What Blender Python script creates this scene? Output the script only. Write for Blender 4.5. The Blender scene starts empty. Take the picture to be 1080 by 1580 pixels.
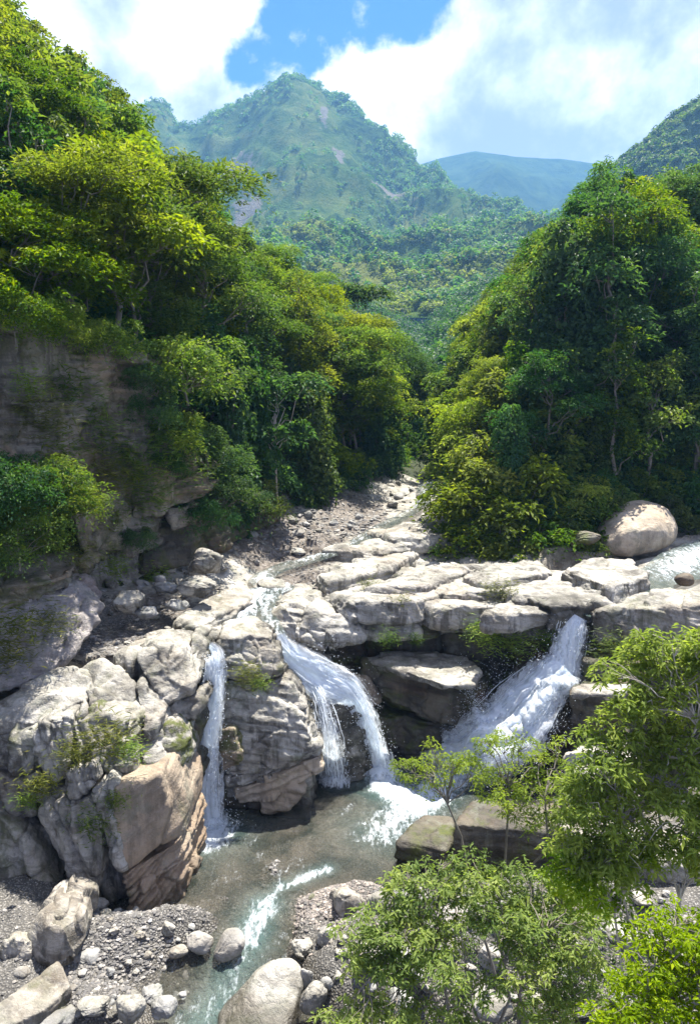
import bpy, bmesh, math, random
import numpy as np
import openvdb as vdb
from mathutils import Vector

rad = math.radians
SC = bpy.context.scene
COL = SC.collection

# ------------------------------------------------------------------ camera, sky, sun, exposure
FPX, PCX, PCY = 1149.0, 540.0, 790.0           # photo focal length and centre in photo pixels
CAMZ, PITCH = 16.0, rad(8.0)
cam_d = bpy.data.cameras.new('camera')
cam = bpy.data.objects.new('camera', cam_d)
COL.objects.link(cam)
cam.location = (0, 0, CAMZ)
cam.rotation_euler = (rad(90) - PITCH, 0, 0)
cam_d.sensor_fit = 'VERTICAL'
cam_d.sensor_height = 36.0
cam_d.lens = 36.0 * FPX / 1580.0
cam_d.clip_start = 0.1
cam_d.clip_end = 20000
SC.camera = cam

SUN_AZ, SUN_EL = rad(26), rad(67)              # azimuth clockwise from +Y (view direction)
sun_dir = Vector((math.sin(SUN_AZ) * math.cos(SUN_EL), math.cos(SUN_AZ) * math.cos(SUN_EL), math.sin(SUN_EL)))
sd = bpy.data.lights.new('sun', 'SUN')
sd.energy = 4.4
sd.angle = rad(0.53)
sd.color = (1.0, 0.95, 0.86)
sun = bpy.data.objects.new('sun', sd)
COL.objects.link(sun)
sun.rotation_euler = sun_dir.to_track_quat('Z', 'Y').to_euler()
sun.location = (60, 20, 120)

world = bpy.data.worlds.new('World')
SC.world = world
world.use_nodes = True

class NT:
    """small helper to write node trees"""
    def __init__(self, tree):
        self.t = tree
        self.n = tree.nodes
        self.l = tree.links
    def new(self, typ, **kw):
        n = self.n.new(typ)
        for k, v in kw.items():
            setattr(n, k, v)
        return n
    def set(self, sock, v):
        if hasattr(v, 'is_output') or isinstance(v, bpy.types.NodeSocket):
            self.l.new(v, sock)
        elif isinstance(v, (tuple, list)) and len(v) == 3 and sock.type == 'RGBA':
            sock.default_value = (*v, 1)
        else:
            sock.default_value = v
    def math(self, op, a, b=None, c=None, clamp=False):
        n = self.new('ShaderNodeMath', operation=op)
        n.use_clamp = clamp
        for i, v in enumerate((a, b, c)):
            if v is not None:
                self.set(n.inputs[i], v)
        return n.outputs[0]
    def vmath(self, op, a, b=None, out=0):
        n = self.new('ShaderNodeVectorMath', operation=op)
        self.set(n.inputs[0], a)
        if b is not None:
            if op == 'SCALE':
                self.set(n.inputs['Scale'], b)
            else:
                self.set(n.inputs[1], b)
        return n.outputs[out]
    def noise(self, vec, scale, detail=4, rough=0.55, dist=0.0, out=0):
        n = self.new('ShaderNodeTexNoise')
        if vec is not None:
            self.l.new(vec, n.inputs['Vector'])
        n.inputs['Scale'].default_value = scale
        n.inputs['Detail'].default_value = detail
        n.inputs['Roughness'].default_value = rough
        n.inputs['Distortion'].default_value = dist
        return n.outputs[out]
    def ramp(self, fac, stops, interp='LINEAR'):
        n = self.new('ShaderNodeValToRGB')
        n.color_ramp.interpolation = interp
        el = n.color_ramp.elements
        while len(el) < len(stops):
            el.new(0.5)
        for e, (p, c) in zip(el, stops):
            e.position = p
            if isinstance(c, (int, float)):
                c = (c, c, c)
            e.color = (*c, 1)
        self.set(n.inputs[0], fac)
        return n.outputs[0]
    def mix(self, fac, a, b, blend='MIX'):
        n = self.new('ShaderNodeMix', data_type='RGBA', blend_type=blend)
        self.set(n.inputs[0], fac)
        self.set(n.inputs[6], a)
        self.set(n.inputs[7], b)
        return n.outputs[2]
    def smooth(self, v, lo, hi):
        n = self.new('ShaderNodeMapRange', interpolation_type='SMOOTHSTEP')
        self.set(n.inputs[0], v)
        n.inputs[1].default_value = lo
        n.inputs[2].default_value = hi
        return n.outputs[0]
    def mapping(self, vec, scale=(1, 1, 1), rot=(0, 0, 0), loc=(0, 0, 0)):
        n = self.new('ShaderNodeMapping')
        self.l.new(vec, n.inputs[0])
        n.inputs['Scale'].default_value = scale
        n.inputs['Rotation'].default_value = rot
        n.inputs['Location'].default_value = loc
        return n.outputs[0]
    def bump(self, h, strength=0.5, dist=0.05, normal=None):
        n = self.new('ShaderNodeBump')
        n.inputs['Strength'].default_value = strength
        n.inputs['Distance'].default_value = dist
        self.l.new(h, n.inputs['Height'])
        if normal is not None:
            self.l.new(normal, n.inputs['Normal'])
        return n.outputs[0]


def pix_dir(px, py):
    """world direction of a photo pixel, scaled so that its camera-axis depth is 1"""
    a, b = (px - PCX) / FPX, (PCY - py) / FPX
    c, s = math.cos(PITCH), math.sin(PITCH)
    return Vector((a, c + b * s, -s + b * c))

def P(px, py, y=None, z=None):
    """the point of the place seen at a photo pixel, at world y or on height z"""
    d = pix_dir(px, py)
    t = y / d.y if y is not None else (z - CAMZ) / d.z
    return Vector((0, 0, CAMZ)) + d * t

def build_world():
    N = NT(world.node_tree)
    N.n.clear()
    tc = N.new('ShaderNodeTexCoord')
    d = N.vmath('NORMALIZE', tc.outputs['Generated'])
    sep = N.new('ShaderNodeSeparateXYZ')
    N.l.new(d, sep.inputs[0])
    sky = N.new('ShaderNodeTexSky', sky_type='NISHITA')
    sky.sun_disc = False
    sky.sun_elevation = SUN_EL
    sky.sun_rotation = SUN_AZ
    sky.altitude = 600
    sky.ozone_density = 2.0
    sky.air_density = 1.0
    sky.dust_density = 0.3
    # a flat cloud deck overhead: direction projected on a plane
    zz = N.math('MAXIMUM', N.math('ADD', sep.outputs[2], 0.10), 0.03)
    u = N.math('DIVIDE', sep.outputs[0], zz)
    v = N.math('DIVIDE', sep.outputs[1], zz)
    cmb = N.new('ShaderNodeCombineXYZ')
    N.l.new(u, cmb.inputs[0]); N.l.new(v, cmb.inputs[1])
    uv = cmb.outputs[0]
    big = N.noise(uv, 1.15, 7, 0.56, 0.25)
    fine = N.noise(N.vmath('ADD', d, (3.1, 0.4, 1.7)), 8.0, 9, 0.60, 0.15)
    def lobe(px, py, wid, amp):
        c = pix_dir(px, py).normalized()
        dist = N.vmath('DISTANCE', d, tuple(c), out=1)
        q = N.math('DIVIDE', dist, wid)
        return N.math('MULTIPLY', N.math('EXPONENT', N.math('MULTIPLY', N.math('MULTIPLY', q, q), -1.0)), amp)
    dens = N.math('ADD', N.math('MULTIPLY', big, 0.70), N.math('MULTIPLY', fine, 1.05))
    for a in ((560, -10, 0.12, -0.36), (700, -20, 0.075, -0.42), (625, 5, 0.05, -0.22), (445, 30, 0.05, -0.20), (375, 105, 0.03, -0.24),
              (200, 70, 0.16, 0.36), (600, 125, 0.12, 0.32), (960, 150, 0.25, 0.50), (900, 20, 0.13, 0.35), (760, 140, 0.12, 0.32), (1060, 40, 0.12, 0.25)):
        dens = N.math('ADD', dens, lobe(*a))
    cover = N.smooth(dens, 0.78, 0.92)
    # cloud thickness: sunlit rims, grey-lavender hearts
    tn = N.math('ADD', N.math('MULTIPLY', N.noise(N.vmath('ADD', d, (0.35, 0.2, 0.55)), 7.0, 10, 0.58, 0.12), 0.7), N.math('MULTIPLY', N.noise(N.vmath('ADD', d, (1.35, 2.2, 0.15)), 3.0, 4, 0.5, 0.0), 0.3))
    thick = N.math('ADD', N.math('MULTIPLY', N.math('SUBTRACT', tn, 0.5), 4.2), 0.48)
    for a in ((800, 100, 0.09, 0.28), (800, 225, 0.09, 0.30), (200, 50, 0.11, 0.22), (1010, 20, 0.12, 0.32), (540, 90, 0.10, -0.25),
              (930, 135, 0.06, -0.35), (1060, 100, 0.06, -0.30), (310, 120, 0.06, -0.25), (640, 60, 0.05, -0.2)):
        thick = N.math('ADD', thick, lobe(*a))
    cl = N.ramp(N.smooth(thick, 0.25, 1.05), [(0.0, (1.0, 1.0, 1.0)), (0.38, (0.70, 0.73, 0.84)), (1.0, (0.33, 0.37, 0.50))])
    cl = N.vmath('SCALE', cl, 2.6)
    blue = N.mix(1.0, sky.outputs[0], (0.065, 0.165, 0.50), 'MULTIPLY')
    col = N.mix(cover, blue, cl)
    bg = N.new('ShaderNodeBackground')
    N.l.new(col, bg.inputs[0])
    bg.inputs[1].default_value = 0.15
    out = N.new('ShaderNodeOutputWorld')
    N.l.new(bg.outputs[0], out.inputs[0])
build_world()

SC.view_settings.view_transform = 'Standard'
SC.view_settings.look = 'None'
SC.view_settings.gamma = 1.0
SC.view_settings.exposure = 1.88
SC.view_settings.use_curve_mapping = False
SC.render.engine = 'CYCLES'
SC.cycles.use_denoising = True
SC.cycles.sample_clamp_indirect = 4.0
SC.cycles.max_bounces = 8
SC.cycles.diffuse_bounces = 5
SC.cycles.transmission_bounces = 6
SC.cycles.transparent_max_bounces = 16
SC.cycles.volume_bounces = 1
SC.cycles.caustics_reflective = False
SC.cycles.caustics_refractive = False

# ------------------------------------------------------------------ helpers
RNG = np.random.default_rng(7)
random.seed(7)

def vhash(ix, iy, iz, seed=0):
    h = (ix.astype(np.int64) * 374761393 + iy.astype(np.int64) * 668265263 + iz.astype(np.int64) * 2147483647 + seed * 974634777) & 0xffffffff
    h = ((h ^ (h >> 13)) * 1274126177) & 0xffffffff
    h = ((h ^ (h >> 16)) * 2246822519) & 0xffffffff
    return ((h ^ (h >> 15)) & 0xffffff).astype(np.float64) / 0xffffff

def vnoise(p, seed=0):
    """value noise in 0..1 at an (n,3) array"""
    i = np.floor(p).astype(np.int64)
    f = p - i
    f = f * f * f * (f * (f * 6 - 15) + 10)
    r = 0
    for a in (0, 1):
        wx = f[:, 0] if a else 1 - f[:, 0]
        for b in (0, 1):
            wy = f[:, 1] if b else 1 - f[:, 1]
            for c in (0, 1):
                wz = f[:, 2] if c else 1 - f[:, 2]
                r = r + wx * wy * wz * vhash(i[:, 0] + a, i[:, 1] + b, i[:, 2] + c, seed)
    return r

def fbm(p, octv=4, seed=0, gain=0.5, ridged=False):
    s, a, t = 0, 1.0, 0
    for k in range(octv):
        v = vnoise(p * 2.03 ** k + 17.3 * k, seed + k)
        if ridged:
            v = 1 - np.abs(v * 2 - 1)
        s = s + a * v
        t += a
        a *= gain
    return s / t

def worley(p, seed=0):
    """F1, F2 and a random value of the nearest cell"""
    i = np.floor(p).astype(np.int64)
    n = len(p)
    f1 = np.full(n, 9.0); f2 = np.full(n, 9.0); hv = np.zeros(n); dv = np.zeros((n, 3)); tv = np.zeros((n, 3))
    for a in (-1, 0, 1):
        for b in (-1, 0, 1):
            for c in (-1, 0, 1):
                x, y, z = i[:, 0] + a, i[:, 1] + b, i[:, 2] + c
                q = np.stack([x + vhash(x, y, z, seed + 1), y + vhash(x, y, z, seed + 2), z + vhash(x, y, z, seed + 3)], 1)
                d = np.sqrt(((q - p) ** 2).sum(1))
                h = vhash(x, y, z, seed + 4)
                m = d < f1
                f2 = np.where(m, f1, np.minimum(f2, d))
                hv = np.where(m, h, hv)
                dv[m] = (p - q)[m]
                tv[m] = np.stack([vhash(x, y, z, seed + 5 + j)[m] for j in range(3)], 1) - 0.5
                f1 = np.where(m, d, f1)
    return f1, f2, hv, (dv * tv).sum(1)

def sstep(x, a, b):
    t = np.clip((x - a) / (b - a), 0, 1)
    return t * t * (3 - 2 * t)

def mesh_np(name, verts, faces, mat=None, smooth=True, attrs=None):
    """mesh from numpy verts (n,3) and one face array (m,k) or list of such arrays"""
    me = bpy.data.meshes.new(name)
    if not isinstance(faces, (list, tuple)):
        faces = [faces]
    faces = [np.asarray(f, dtype=np.int32) for f in faces if len(f)]
    nv = len(verts)
    me.vertices.add(nv)
    me.vertices.foreach_set('co', np.asarray(verts, dtype=np.float32).ravel())
    loops = np.concatenate([f.ravel() for f in faces])
    sizes = np.concatenate([np.full(len(f), f.shape[1], np.int32) for f in faces])
    starts = np.concatenate([[0], np.cumsum(sizes)[:-1]]).astype(np.int32)
    me.loops.add(len(loops))
    me.loops.foreach_set('vertex_index', loops)
    me.polygons.add(len(sizes))
    me.polygons.foreach_set('loop_start', starts)
    me.polygons.foreach_set('loop_total', sizes)
    me.polygons.foreach_set('use_smooth', np.full(len(sizes), smooth))
    for k, v in (attrs or {}).items():
        at = me.attributes.new(k, 'FLOAT', 'POINT')
        at.data.foreach_set('value', np.asarray(v, dtype=np.float32))
    if mat:
        for m in (mat if isinstance(mat, (list, tuple)) else [mat]):
            me.materials.append(m)
    me.update()
    me.validate()
    return me

def obj(name, me, parent=None, label=None, cat=None, group=None, kind=None, loc=None):
    o = bpy.data.objects.new(name, me)
    COL.objects.link(o)
    if loc is not None:
        o.location = loc
    if parent is not None:
        o.parent = parent
    tag(o, label, cat, group, kind)
    return o

def tag(o, label=None, cat=None, group=None, kind=None):
    for k, v in (('label', label), ('category', cat), ('group', group), ('kind', kind)):
        if v:
            o[k] = v

def copy_tree(o, parent=None):
    c = o.copy()
    COL.objects.link(c)
    c.parent = parent
    for ch in o.children:
        copy_tree(ch, c)
    return c

def normals_of(v, quads):
    a, b, c, d = (v[quads[:, i]] for i in range(4))
    fn = np.cross(c - a, d - b)
    n = np.zeros_like(v)
    for i in range(4):
        np.add.at(n, quads[:, i], fn)
    return n / np.maximum(np.linalg.norm(n, axis=1, keepdims=True), 1e-9)

def grid_faces(nx, ny):
    """quads of a grid whose vertices run x fastest"""
    i = np.arange((nx - 1) * (ny - 1))
    a = (i // (nx - 1)) * nx + i % (nx - 1)
    return np.stack([a, a + 1, a + nx + 1, a + nx], 1)

# ------------------------------------------------------------------ materials
def new_mat(name):
    m = bpy.data.materials.new(name)
    m.use_nodes = True
    N = NT(m.node_tree)
    N.n.clear()
    return m, N

def finish(N, shader, disp=None):
    o = N.new('ShaderNodeOutputMaterial')
    N.l.new(shader, o.inputs[0])
    return o

def attr(N, name):
    n = N.new('ShaderNodeAttribute', attribute_name=name)
    return n.outputs['Fac']

def rock_material(name, c_light, c_mid, c_dark, stain=(0.06, 0.055, 0.045), stain_amt=0.5, moss=0.25, band=0.35, tint=(0.31, 0.215, 0.13), tint_amt=0.3,
                  bedding=(0.15, -0.1, 1.0), rough=0.85, bump=0.7, use_wet=True):
    m, N = new_mat(name)
    g = N.new('ShaderNodeNewGeometry')
    pos = g.outputs['Position']
    sepn = N.new('ShaderNodeSeparateXYZ'); N.l.new(g.outputs['Normal'], sepn.inputs[0])
    n1 = N.noise(pos, 0.55, 6, 0.6, 0.6)
    n2 = N.noise(pos, 2.6, 6, 0.65, 0.3)
    base = N.ramp(n1, [(0.34, c_dark), (0.47, c_mid), (0.62, c_light)])
    base = N.mix(N.math('MULTIPLY', N.smooth(n2, 0.48, 0.66), 0.6), base, c_light)
    base = N.mix(N.math('MULTIPLY', N.smooth(n2, 0.44, 0.30), 0.55), base, c_dark)
    # bedding: thin bands across the tilted bedding normal
    bd = Vector(bedding).normalized()
    t = N.vmath('DOT_PRODUCT', pos, tuple(bd), out=1)
    t = N.math('ADD', t, N.math('MULTIPLY', N.noise(pos, 0.8, 3), 0.5))
    cb = N.new('ShaderNodeCombineXYZ'); N.l.new(t, cb.inputs[2])
    sp2 = N.new('ShaderNodeSeparateXYZ'); N.l.new(pos, sp2.inputs[0])
    N.l.new(N.math('MULTIPLY', sp2.outputs[0], 0.10), cb.inputs[0]); N.l.new(N.math('MULTIPLY', sp2.outputs[1], 0.10), cb.inputs[1])
    bands = N.noise(cb.outputs[0], 4.2, 6, 0.72)
    base = N.mix(N.math('MULTIPLY', N.smooth(bands, 0.50, 0.60), band), base, c_dark)
    base = N.mix(N.math('MULTIPLY', N.smooth(bands, 0.44, 0.36), band * 0.5), base, c_light)
    # grey-green lichen skin
    nl = N.noise(N.vmath('ADD', pos, (3., 41., 19.)), 1.1, 7, 0.7, 0.5)
    base = N.mix(N.math('MULTIPLY', N.smooth(nl, 0.52, 0.62), 0.45), base, N.mix(n2, (0.10, 0.105, 0.07), (0.24, 0.25, 0.20)))
    # rusty / warm patches
    n3 = N.noise(N.vmath('ADD', pos, (31., 7., 3.)), 0.35, 4, 0.5, 0.4)
    base = N.mix(N.math('MULTIPLY', N.smooth(n3, 0.48, 0.66), tint_amt), base, tint)
    # dark run-off stains: noise stretched along z
    st = N.noise(N.mapping(pos, (1.6, 1.6, 0.16)), 1.3, 5, 0.65, 0.2)
    side = N.smooth(sepn.outputs[2], 0.75, 0.25)
    base = N.mix(N.math('MULTIPLY', N.math('MULTIPLY', N.smooth(st, 0.47, 0.60), side), stain_amt), base, stain)
    # speckle, lichen
    sp = N.noise(pos, 14, 3, 0.7)
    base = N.mix(N.math('MULTIPLY', N.smooth(sp, 0.55, 0.72), 0.35), base, c_dark)
    base = N.mix(N.math('MULTIPLY', N.smooth(sp, 0.45, 0.30), 0.25), base, c_light)
    # moss
    nm = N.noise(N.vmath('ADD', pos, (5., 17., 9.)), 0.8, 6, 0.65, 0.3)
    mm = N.math('MULTIPLY', N.smooth(nm, 0.60 - 0.14 * moss, 0.74 - 0.14 * moss), min(1.0, moss * 2))
    if use_wet:
        am = attr(N, 'moss')
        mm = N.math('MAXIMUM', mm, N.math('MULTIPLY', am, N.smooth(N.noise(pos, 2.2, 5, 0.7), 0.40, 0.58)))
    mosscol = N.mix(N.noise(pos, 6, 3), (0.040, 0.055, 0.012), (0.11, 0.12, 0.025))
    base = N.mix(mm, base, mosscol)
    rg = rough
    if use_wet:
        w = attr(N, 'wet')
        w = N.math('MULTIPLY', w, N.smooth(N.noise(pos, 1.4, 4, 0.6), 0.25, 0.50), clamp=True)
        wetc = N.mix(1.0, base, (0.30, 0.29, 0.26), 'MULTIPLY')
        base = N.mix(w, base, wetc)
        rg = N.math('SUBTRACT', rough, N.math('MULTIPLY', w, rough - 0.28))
    b = N.new('ShaderNodeBsdfPrincipled')
    N.l.new(base, b.inputs['Base Color'])
    N.set(b.inputs['Roughness'], rg)
    b.inputs['Specular IOR Level'].default_value = 0.35
    # relief
    vo = N.new('ShaderNodeTexVoronoi', feature='DISTANCE_TO_EDGE')
    N.l.new(N.vmath('ADD', N.mapping(pos, (1, 1, 1.7), (0.3, 0.2, 0.5)), N.vmath('SCALE', N.noise(pos, 1.5, 4, out=1), 0.7)), vo.inputs['Vector'])
    vo.inputs['Scale'].default_value = 1.25
    crack = N.smooth(vo.outputs['Distance'], 0.0, 0.05)
    h = N.math('ADD', N.math('MULTIPLY', N.noise(pos, 5, 8, 0.68), 0.6), N.math('MULTIPLY', bands, 0.5))
    h = N.math('ADD', h, N.math('MULTIPLY', crack, 0.06))
    h = N.math('ADD', h, N.math('MULTIPLY', N.noise(pos, 28, 4, 0.7), 0.12))
    N.l.new(N.bump(h, bump, 0.24), b.inputs['Normal'])
    finish(N, b.outputs[0])
    return m

M = {}
M['sandstone'] = rock_material('sandstone', (0.43, 0.41, 0.362), (0.265, 0.25, 0.213), (0.10, 0.092, 0.078), stain_amt=0.75, moss=0.22, tint_amt=0.16, band=0.5)
M['warm'] = rock_material('warm_sandstone', (0.37, 0.30, 0.22), (0.27, 0.212, 0.152), (0.14, 0.108, 0.08), stain_amt=0.35, moss=0.15, tint=(0.29, 0.185, 0.105), tint_amt=0.45, bedding=(-0.5, -0.2, 0.85))
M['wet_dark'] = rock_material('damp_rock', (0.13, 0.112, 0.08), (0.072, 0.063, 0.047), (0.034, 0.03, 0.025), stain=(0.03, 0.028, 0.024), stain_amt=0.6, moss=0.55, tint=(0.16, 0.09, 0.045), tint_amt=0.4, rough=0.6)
M['cliff'] = rock_material('cliff_rock', (0.30, 0.265, 0.205), (0.19, 0.165, 0.125), (0.08, 0.072, 0.058), stain=(0.06, 0.055, 0.045), stain_amt=0.6, moss=0.45, band=0.65, tint=(0.32, 0.21, 0.12), tint_amt=0.4, bedding=(0.05, -0.05, 1.0))
M['tan'] = rock_material('tan_stone', (0.47, 0.40, 0.31), (0.36, 0.30, 0.225), (0.20, 0.165, 0.125), stain_amt=0.35, moss=0.2, band=0.15, tint=(0.36, 0.27, 0.17), tint_amt=0.4, bump=0.5)
M['grey'] = rock_material('grey_stone', (0.36, 0.35, 0.33), (0.25, 0.245, 0.23), (0.13, 0.13, 0.122), stain_amt=0.2, moss=0.08, tint=(0.29, 0.24, 0.18), tint_amt=0.35, bump=0.5, use_wet=False)
M['mud'] = rock_material('mudstone', (0.38, 0.345, 0.325), (0.28, 0.255, 0.24), (0.15, 0.14, 0.135), stain_amt=0.3, moss=0.1, band=0.6, tint=(0.30, 0.19, 0.15), tint_amt=0.45, bump=1.0)

def leaf_material(name, dark, light, yellow, trans=0.45, rough=0.55, var=1.0):
    m, N = new_mat(name)
    t = attr(N, 'tint')
    oi = N.new('ShaderNodeObjectInfo')
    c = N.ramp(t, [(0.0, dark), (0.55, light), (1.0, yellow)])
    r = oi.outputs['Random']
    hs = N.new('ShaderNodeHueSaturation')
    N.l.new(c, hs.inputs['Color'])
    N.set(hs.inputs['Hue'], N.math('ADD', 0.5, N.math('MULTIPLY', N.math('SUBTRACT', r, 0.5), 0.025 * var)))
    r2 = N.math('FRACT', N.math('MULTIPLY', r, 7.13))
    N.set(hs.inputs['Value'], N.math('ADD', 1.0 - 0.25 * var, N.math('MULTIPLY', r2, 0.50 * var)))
    r3 = N.math('FRACT', N.math('MULTIPLY', r, 13.7))
    N.set(hs.inputs['Saturation'], N.math('ADD', 0.82, N.math('MULTIPLY', r3, 0.3)))
    col = hs.outputs[0]
    d = N.new('ShaderNodeBsdfPrincipled')
    N.l.new(col, d.inputs['Base Color'])
    d.inputs['Roughness'].default_value = rough
    d.inputs['Specular IOR Level'].default_value = 0.2
    tr = N.new('ShaderNodeBsdfTranslucent')
    N.l.new(N.mix(1.0, col, (1.40, 1.45, 0.50), "MULTIPLY"), tr.inputs[0])
    mx = N.new('ShaderNodeMixShader')
    mx.inputs[0].default_value = trans
    N.l.new(d.outputs[0], mx.inputs[1]); N.l.new(tr.outputs[0], mx.inputs[2])
    finish(N, mx.outputs[0])
    return m

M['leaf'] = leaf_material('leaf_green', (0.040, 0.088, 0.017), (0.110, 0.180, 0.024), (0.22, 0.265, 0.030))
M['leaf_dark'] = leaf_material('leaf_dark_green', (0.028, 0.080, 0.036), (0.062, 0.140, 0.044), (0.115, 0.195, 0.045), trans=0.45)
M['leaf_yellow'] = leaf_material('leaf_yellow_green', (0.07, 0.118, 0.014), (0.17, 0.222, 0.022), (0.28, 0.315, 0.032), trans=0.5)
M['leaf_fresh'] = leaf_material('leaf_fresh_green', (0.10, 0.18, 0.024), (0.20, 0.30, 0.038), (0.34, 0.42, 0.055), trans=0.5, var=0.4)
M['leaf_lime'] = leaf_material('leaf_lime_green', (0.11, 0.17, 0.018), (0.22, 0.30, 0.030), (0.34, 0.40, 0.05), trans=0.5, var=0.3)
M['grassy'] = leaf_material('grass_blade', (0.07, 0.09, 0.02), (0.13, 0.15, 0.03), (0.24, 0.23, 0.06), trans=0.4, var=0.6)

def bark_material(name, c0, c1):
    m, N = new_mat(name)
    g = N.new('ShaderNodeNewGeometry')
    n = N.noise(N.mapping(g.outputs['Position'], (1, 1, 0.25)), 9, 5, 0.65)
    b = N.new('ShaderNodeBsdfPrincipled')
    N.l.new(N.ramp(n, [(0.3, c0), (0.7, c1)]), b.inputs['Base Color'])
    b.inputs['Roughness'].default_value = 0.9
    N.l.new(N.bump(n, 0.6, 0.02), b.inputs['Normal'])
    finish(N, b.outputs[0])
    return m
M['bark'] = bark_material('bark', (0.10, 0.085, 0.065), (0.26, 0.23, 0.19))
M['bark_pale'] = bark_material('bark_pale', (0.22, 0.19, 0.15), (0.45, 0.41, 0.35))

# ------------------------------------------------------------------ the lie of the land
def interp(x, xs, ys):
    return np.interp(x, xs, ys)

def seg_dist(x, y, pts):
    """distance to an open polyline and the parameter (index + fraction) of the nearest point"""
    best = np.full(x.shape, 1e9); par = np.zeros(x.shape)
    for i in range(len(pts) - 1):
        ax, ay = pts[i][:2]; bx, by = pts[i + 1][:2]
        dx, dy = bx - ax, by - ay
        t = np.clip(((x - ax) * dx + (y - ay) * dy) / (dx * dx + dy * dy + 1e-9), 0, 1)
        d = np.hypot(x - ax - t * dx, y - ay - t * dy)
        m = d < best
        best = np.where(m, d, best); par = np.where(m, i + t, par)
    return best, par

def inside(x, y, poly):
    r = np.zeros(x.shape, bool)
    n = len(poly)
    for i in range(n):
        x0, y0 = poly[i][:2]; x1, y1 = poly[(i + 1) % n][:2]
        c = ((y0 > y) != (y1 > y)) & (x < (x1 - x0) * (y - y0) / (y1 - y0 + 1e-12) + x0)
        r ^= c
    return r

LEFT_EDGE = [(-16, 8), (-14.5, 24), (-13.4, 30), (-12.1, 33), (-8.2, 37), (-4.7, 48), (2.4, 62), (5.6, 75), (10, 120), (17, 200), (30, 420)]
RIGHT_EDGE = [(60, 44), (40, 47), (24, 49), (20, 47.5), (12.5, 43.2), (8.2, 44.0), (7.3, 53), (7.7, 62), (8.6, 75), (13.5, 120), (22, 200), (40, 420)]
LEFT_POLY = LEFT_EDGE + [(-500, 420), (-500, 8)]
RIGHT_POLY = RIGHT_EDGE + [(600, 420), (600, 44)]
LIP = [(-40, 25.8), (-8, 27.3), (-5.6, 28.8), (-4.6, 30.0), (-3.4, 33.2), (-1, 35.0), (1.5, 36.4), (5, 36.4), (7.5, 35.2), (9.2, 34.0), (12, 33.8), (16, 33.6), (60, 33)]
BED_Y = [20, 27, 30, 35, 42, 52, 62, 75, 120, 200, 300, 420]
BED_Z = [6.2, 6.4, 6.5, 6.75, 7.45, 8.6, 9.4, 10.3, 14.5, 23, 38, 60]

STREAM_UP = [P(318, 1002, z=6.35), P(338, 985, z=6.45), P(362, 962, z=6.6), P(380, 938, z=6.8), P(398, 915, z=7.0), P(428, 905, z=7.05), P(404, 893, z=7.2),
             P(425, 878, z=7.35), P(480, 862, z=7.6), P(540, 842, z=7.95), P(590, 812, z=8.4), P(640, 785, z=8.9), P(655, 768, z=9.2), P(652, 752, z=9.8), P(668, 742, z=10.2)]
STREAM_SIDE = [P(425, 905, z=7.05), P(410, 940, z=6.7), P(420, 968, z=6.5), P(436, 988, z=6.15)]
STREAM_RIGHT = [P(1130, 840, z=8.2), P(1075, 858, z=7.9), P(1035, 882, z=7.5), P(985, 905, z=7.2), P(935, 925, z=6.95), P(895, 938, z=6.8), P(886, 950, z=6.65)]

def pool_bars(x, y):
    """gravel bars of the lower river: bumps over the bed"""
    h = np.zeros(x.shape)
    for px, py, rx, ry, a in ((170, 1470, 2.1, 1.6, 0.75), (60, 1500, 2.2, 2.6, 1.0), (240, 1440, 1.5, 1.1, 0.6), (300, 1425, 0.9, 0.5, 0.45), (500, 1405, 1.15, 1.1, 0.78), (470, 1450, 0.5, 0.8, 0.55),
                              (425, 1335, 0.42, 0.7, 0.55), (540, 1510, 1.6, 1.3, 0.9), (640, 1470, 2.2, 2.2, 1.3), (850, 1440, 4.0, 3.0, 1.6),
                              (350, 1385, 0.9, 0.35, 0.42), (150, 1570, 1.6, 1.0, 0.8), (560, 1400, 0.8, 0.7, 0.5)):
        c = P(px, py, z=0)
        h += a * np.exp(-(((x - c.x) / rx) ** 2 + ((y - c.y) / ry) ** 2))
    return h

def low_bed(x, y):
    p = np.stack([x, y, np.zeros_like(x)], -1).reshape(-1, 3)
    n = (fbm(p * 0.9, 4, 5) - 0.5).reshape(x.shape)
    h = -0.50 + pool_bars(x, y) + n * 0.55
    h += 2.2 * sstep(x, 5.5, 13) * sstep(y, 30, 22) + 1.2 * sstep(y, 16, 11)
    h -= 0.35 * sstep(y, 20.4, 18.6)
    h += 1.5 * sstep(x, -7.5, -11)
    return h

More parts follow.
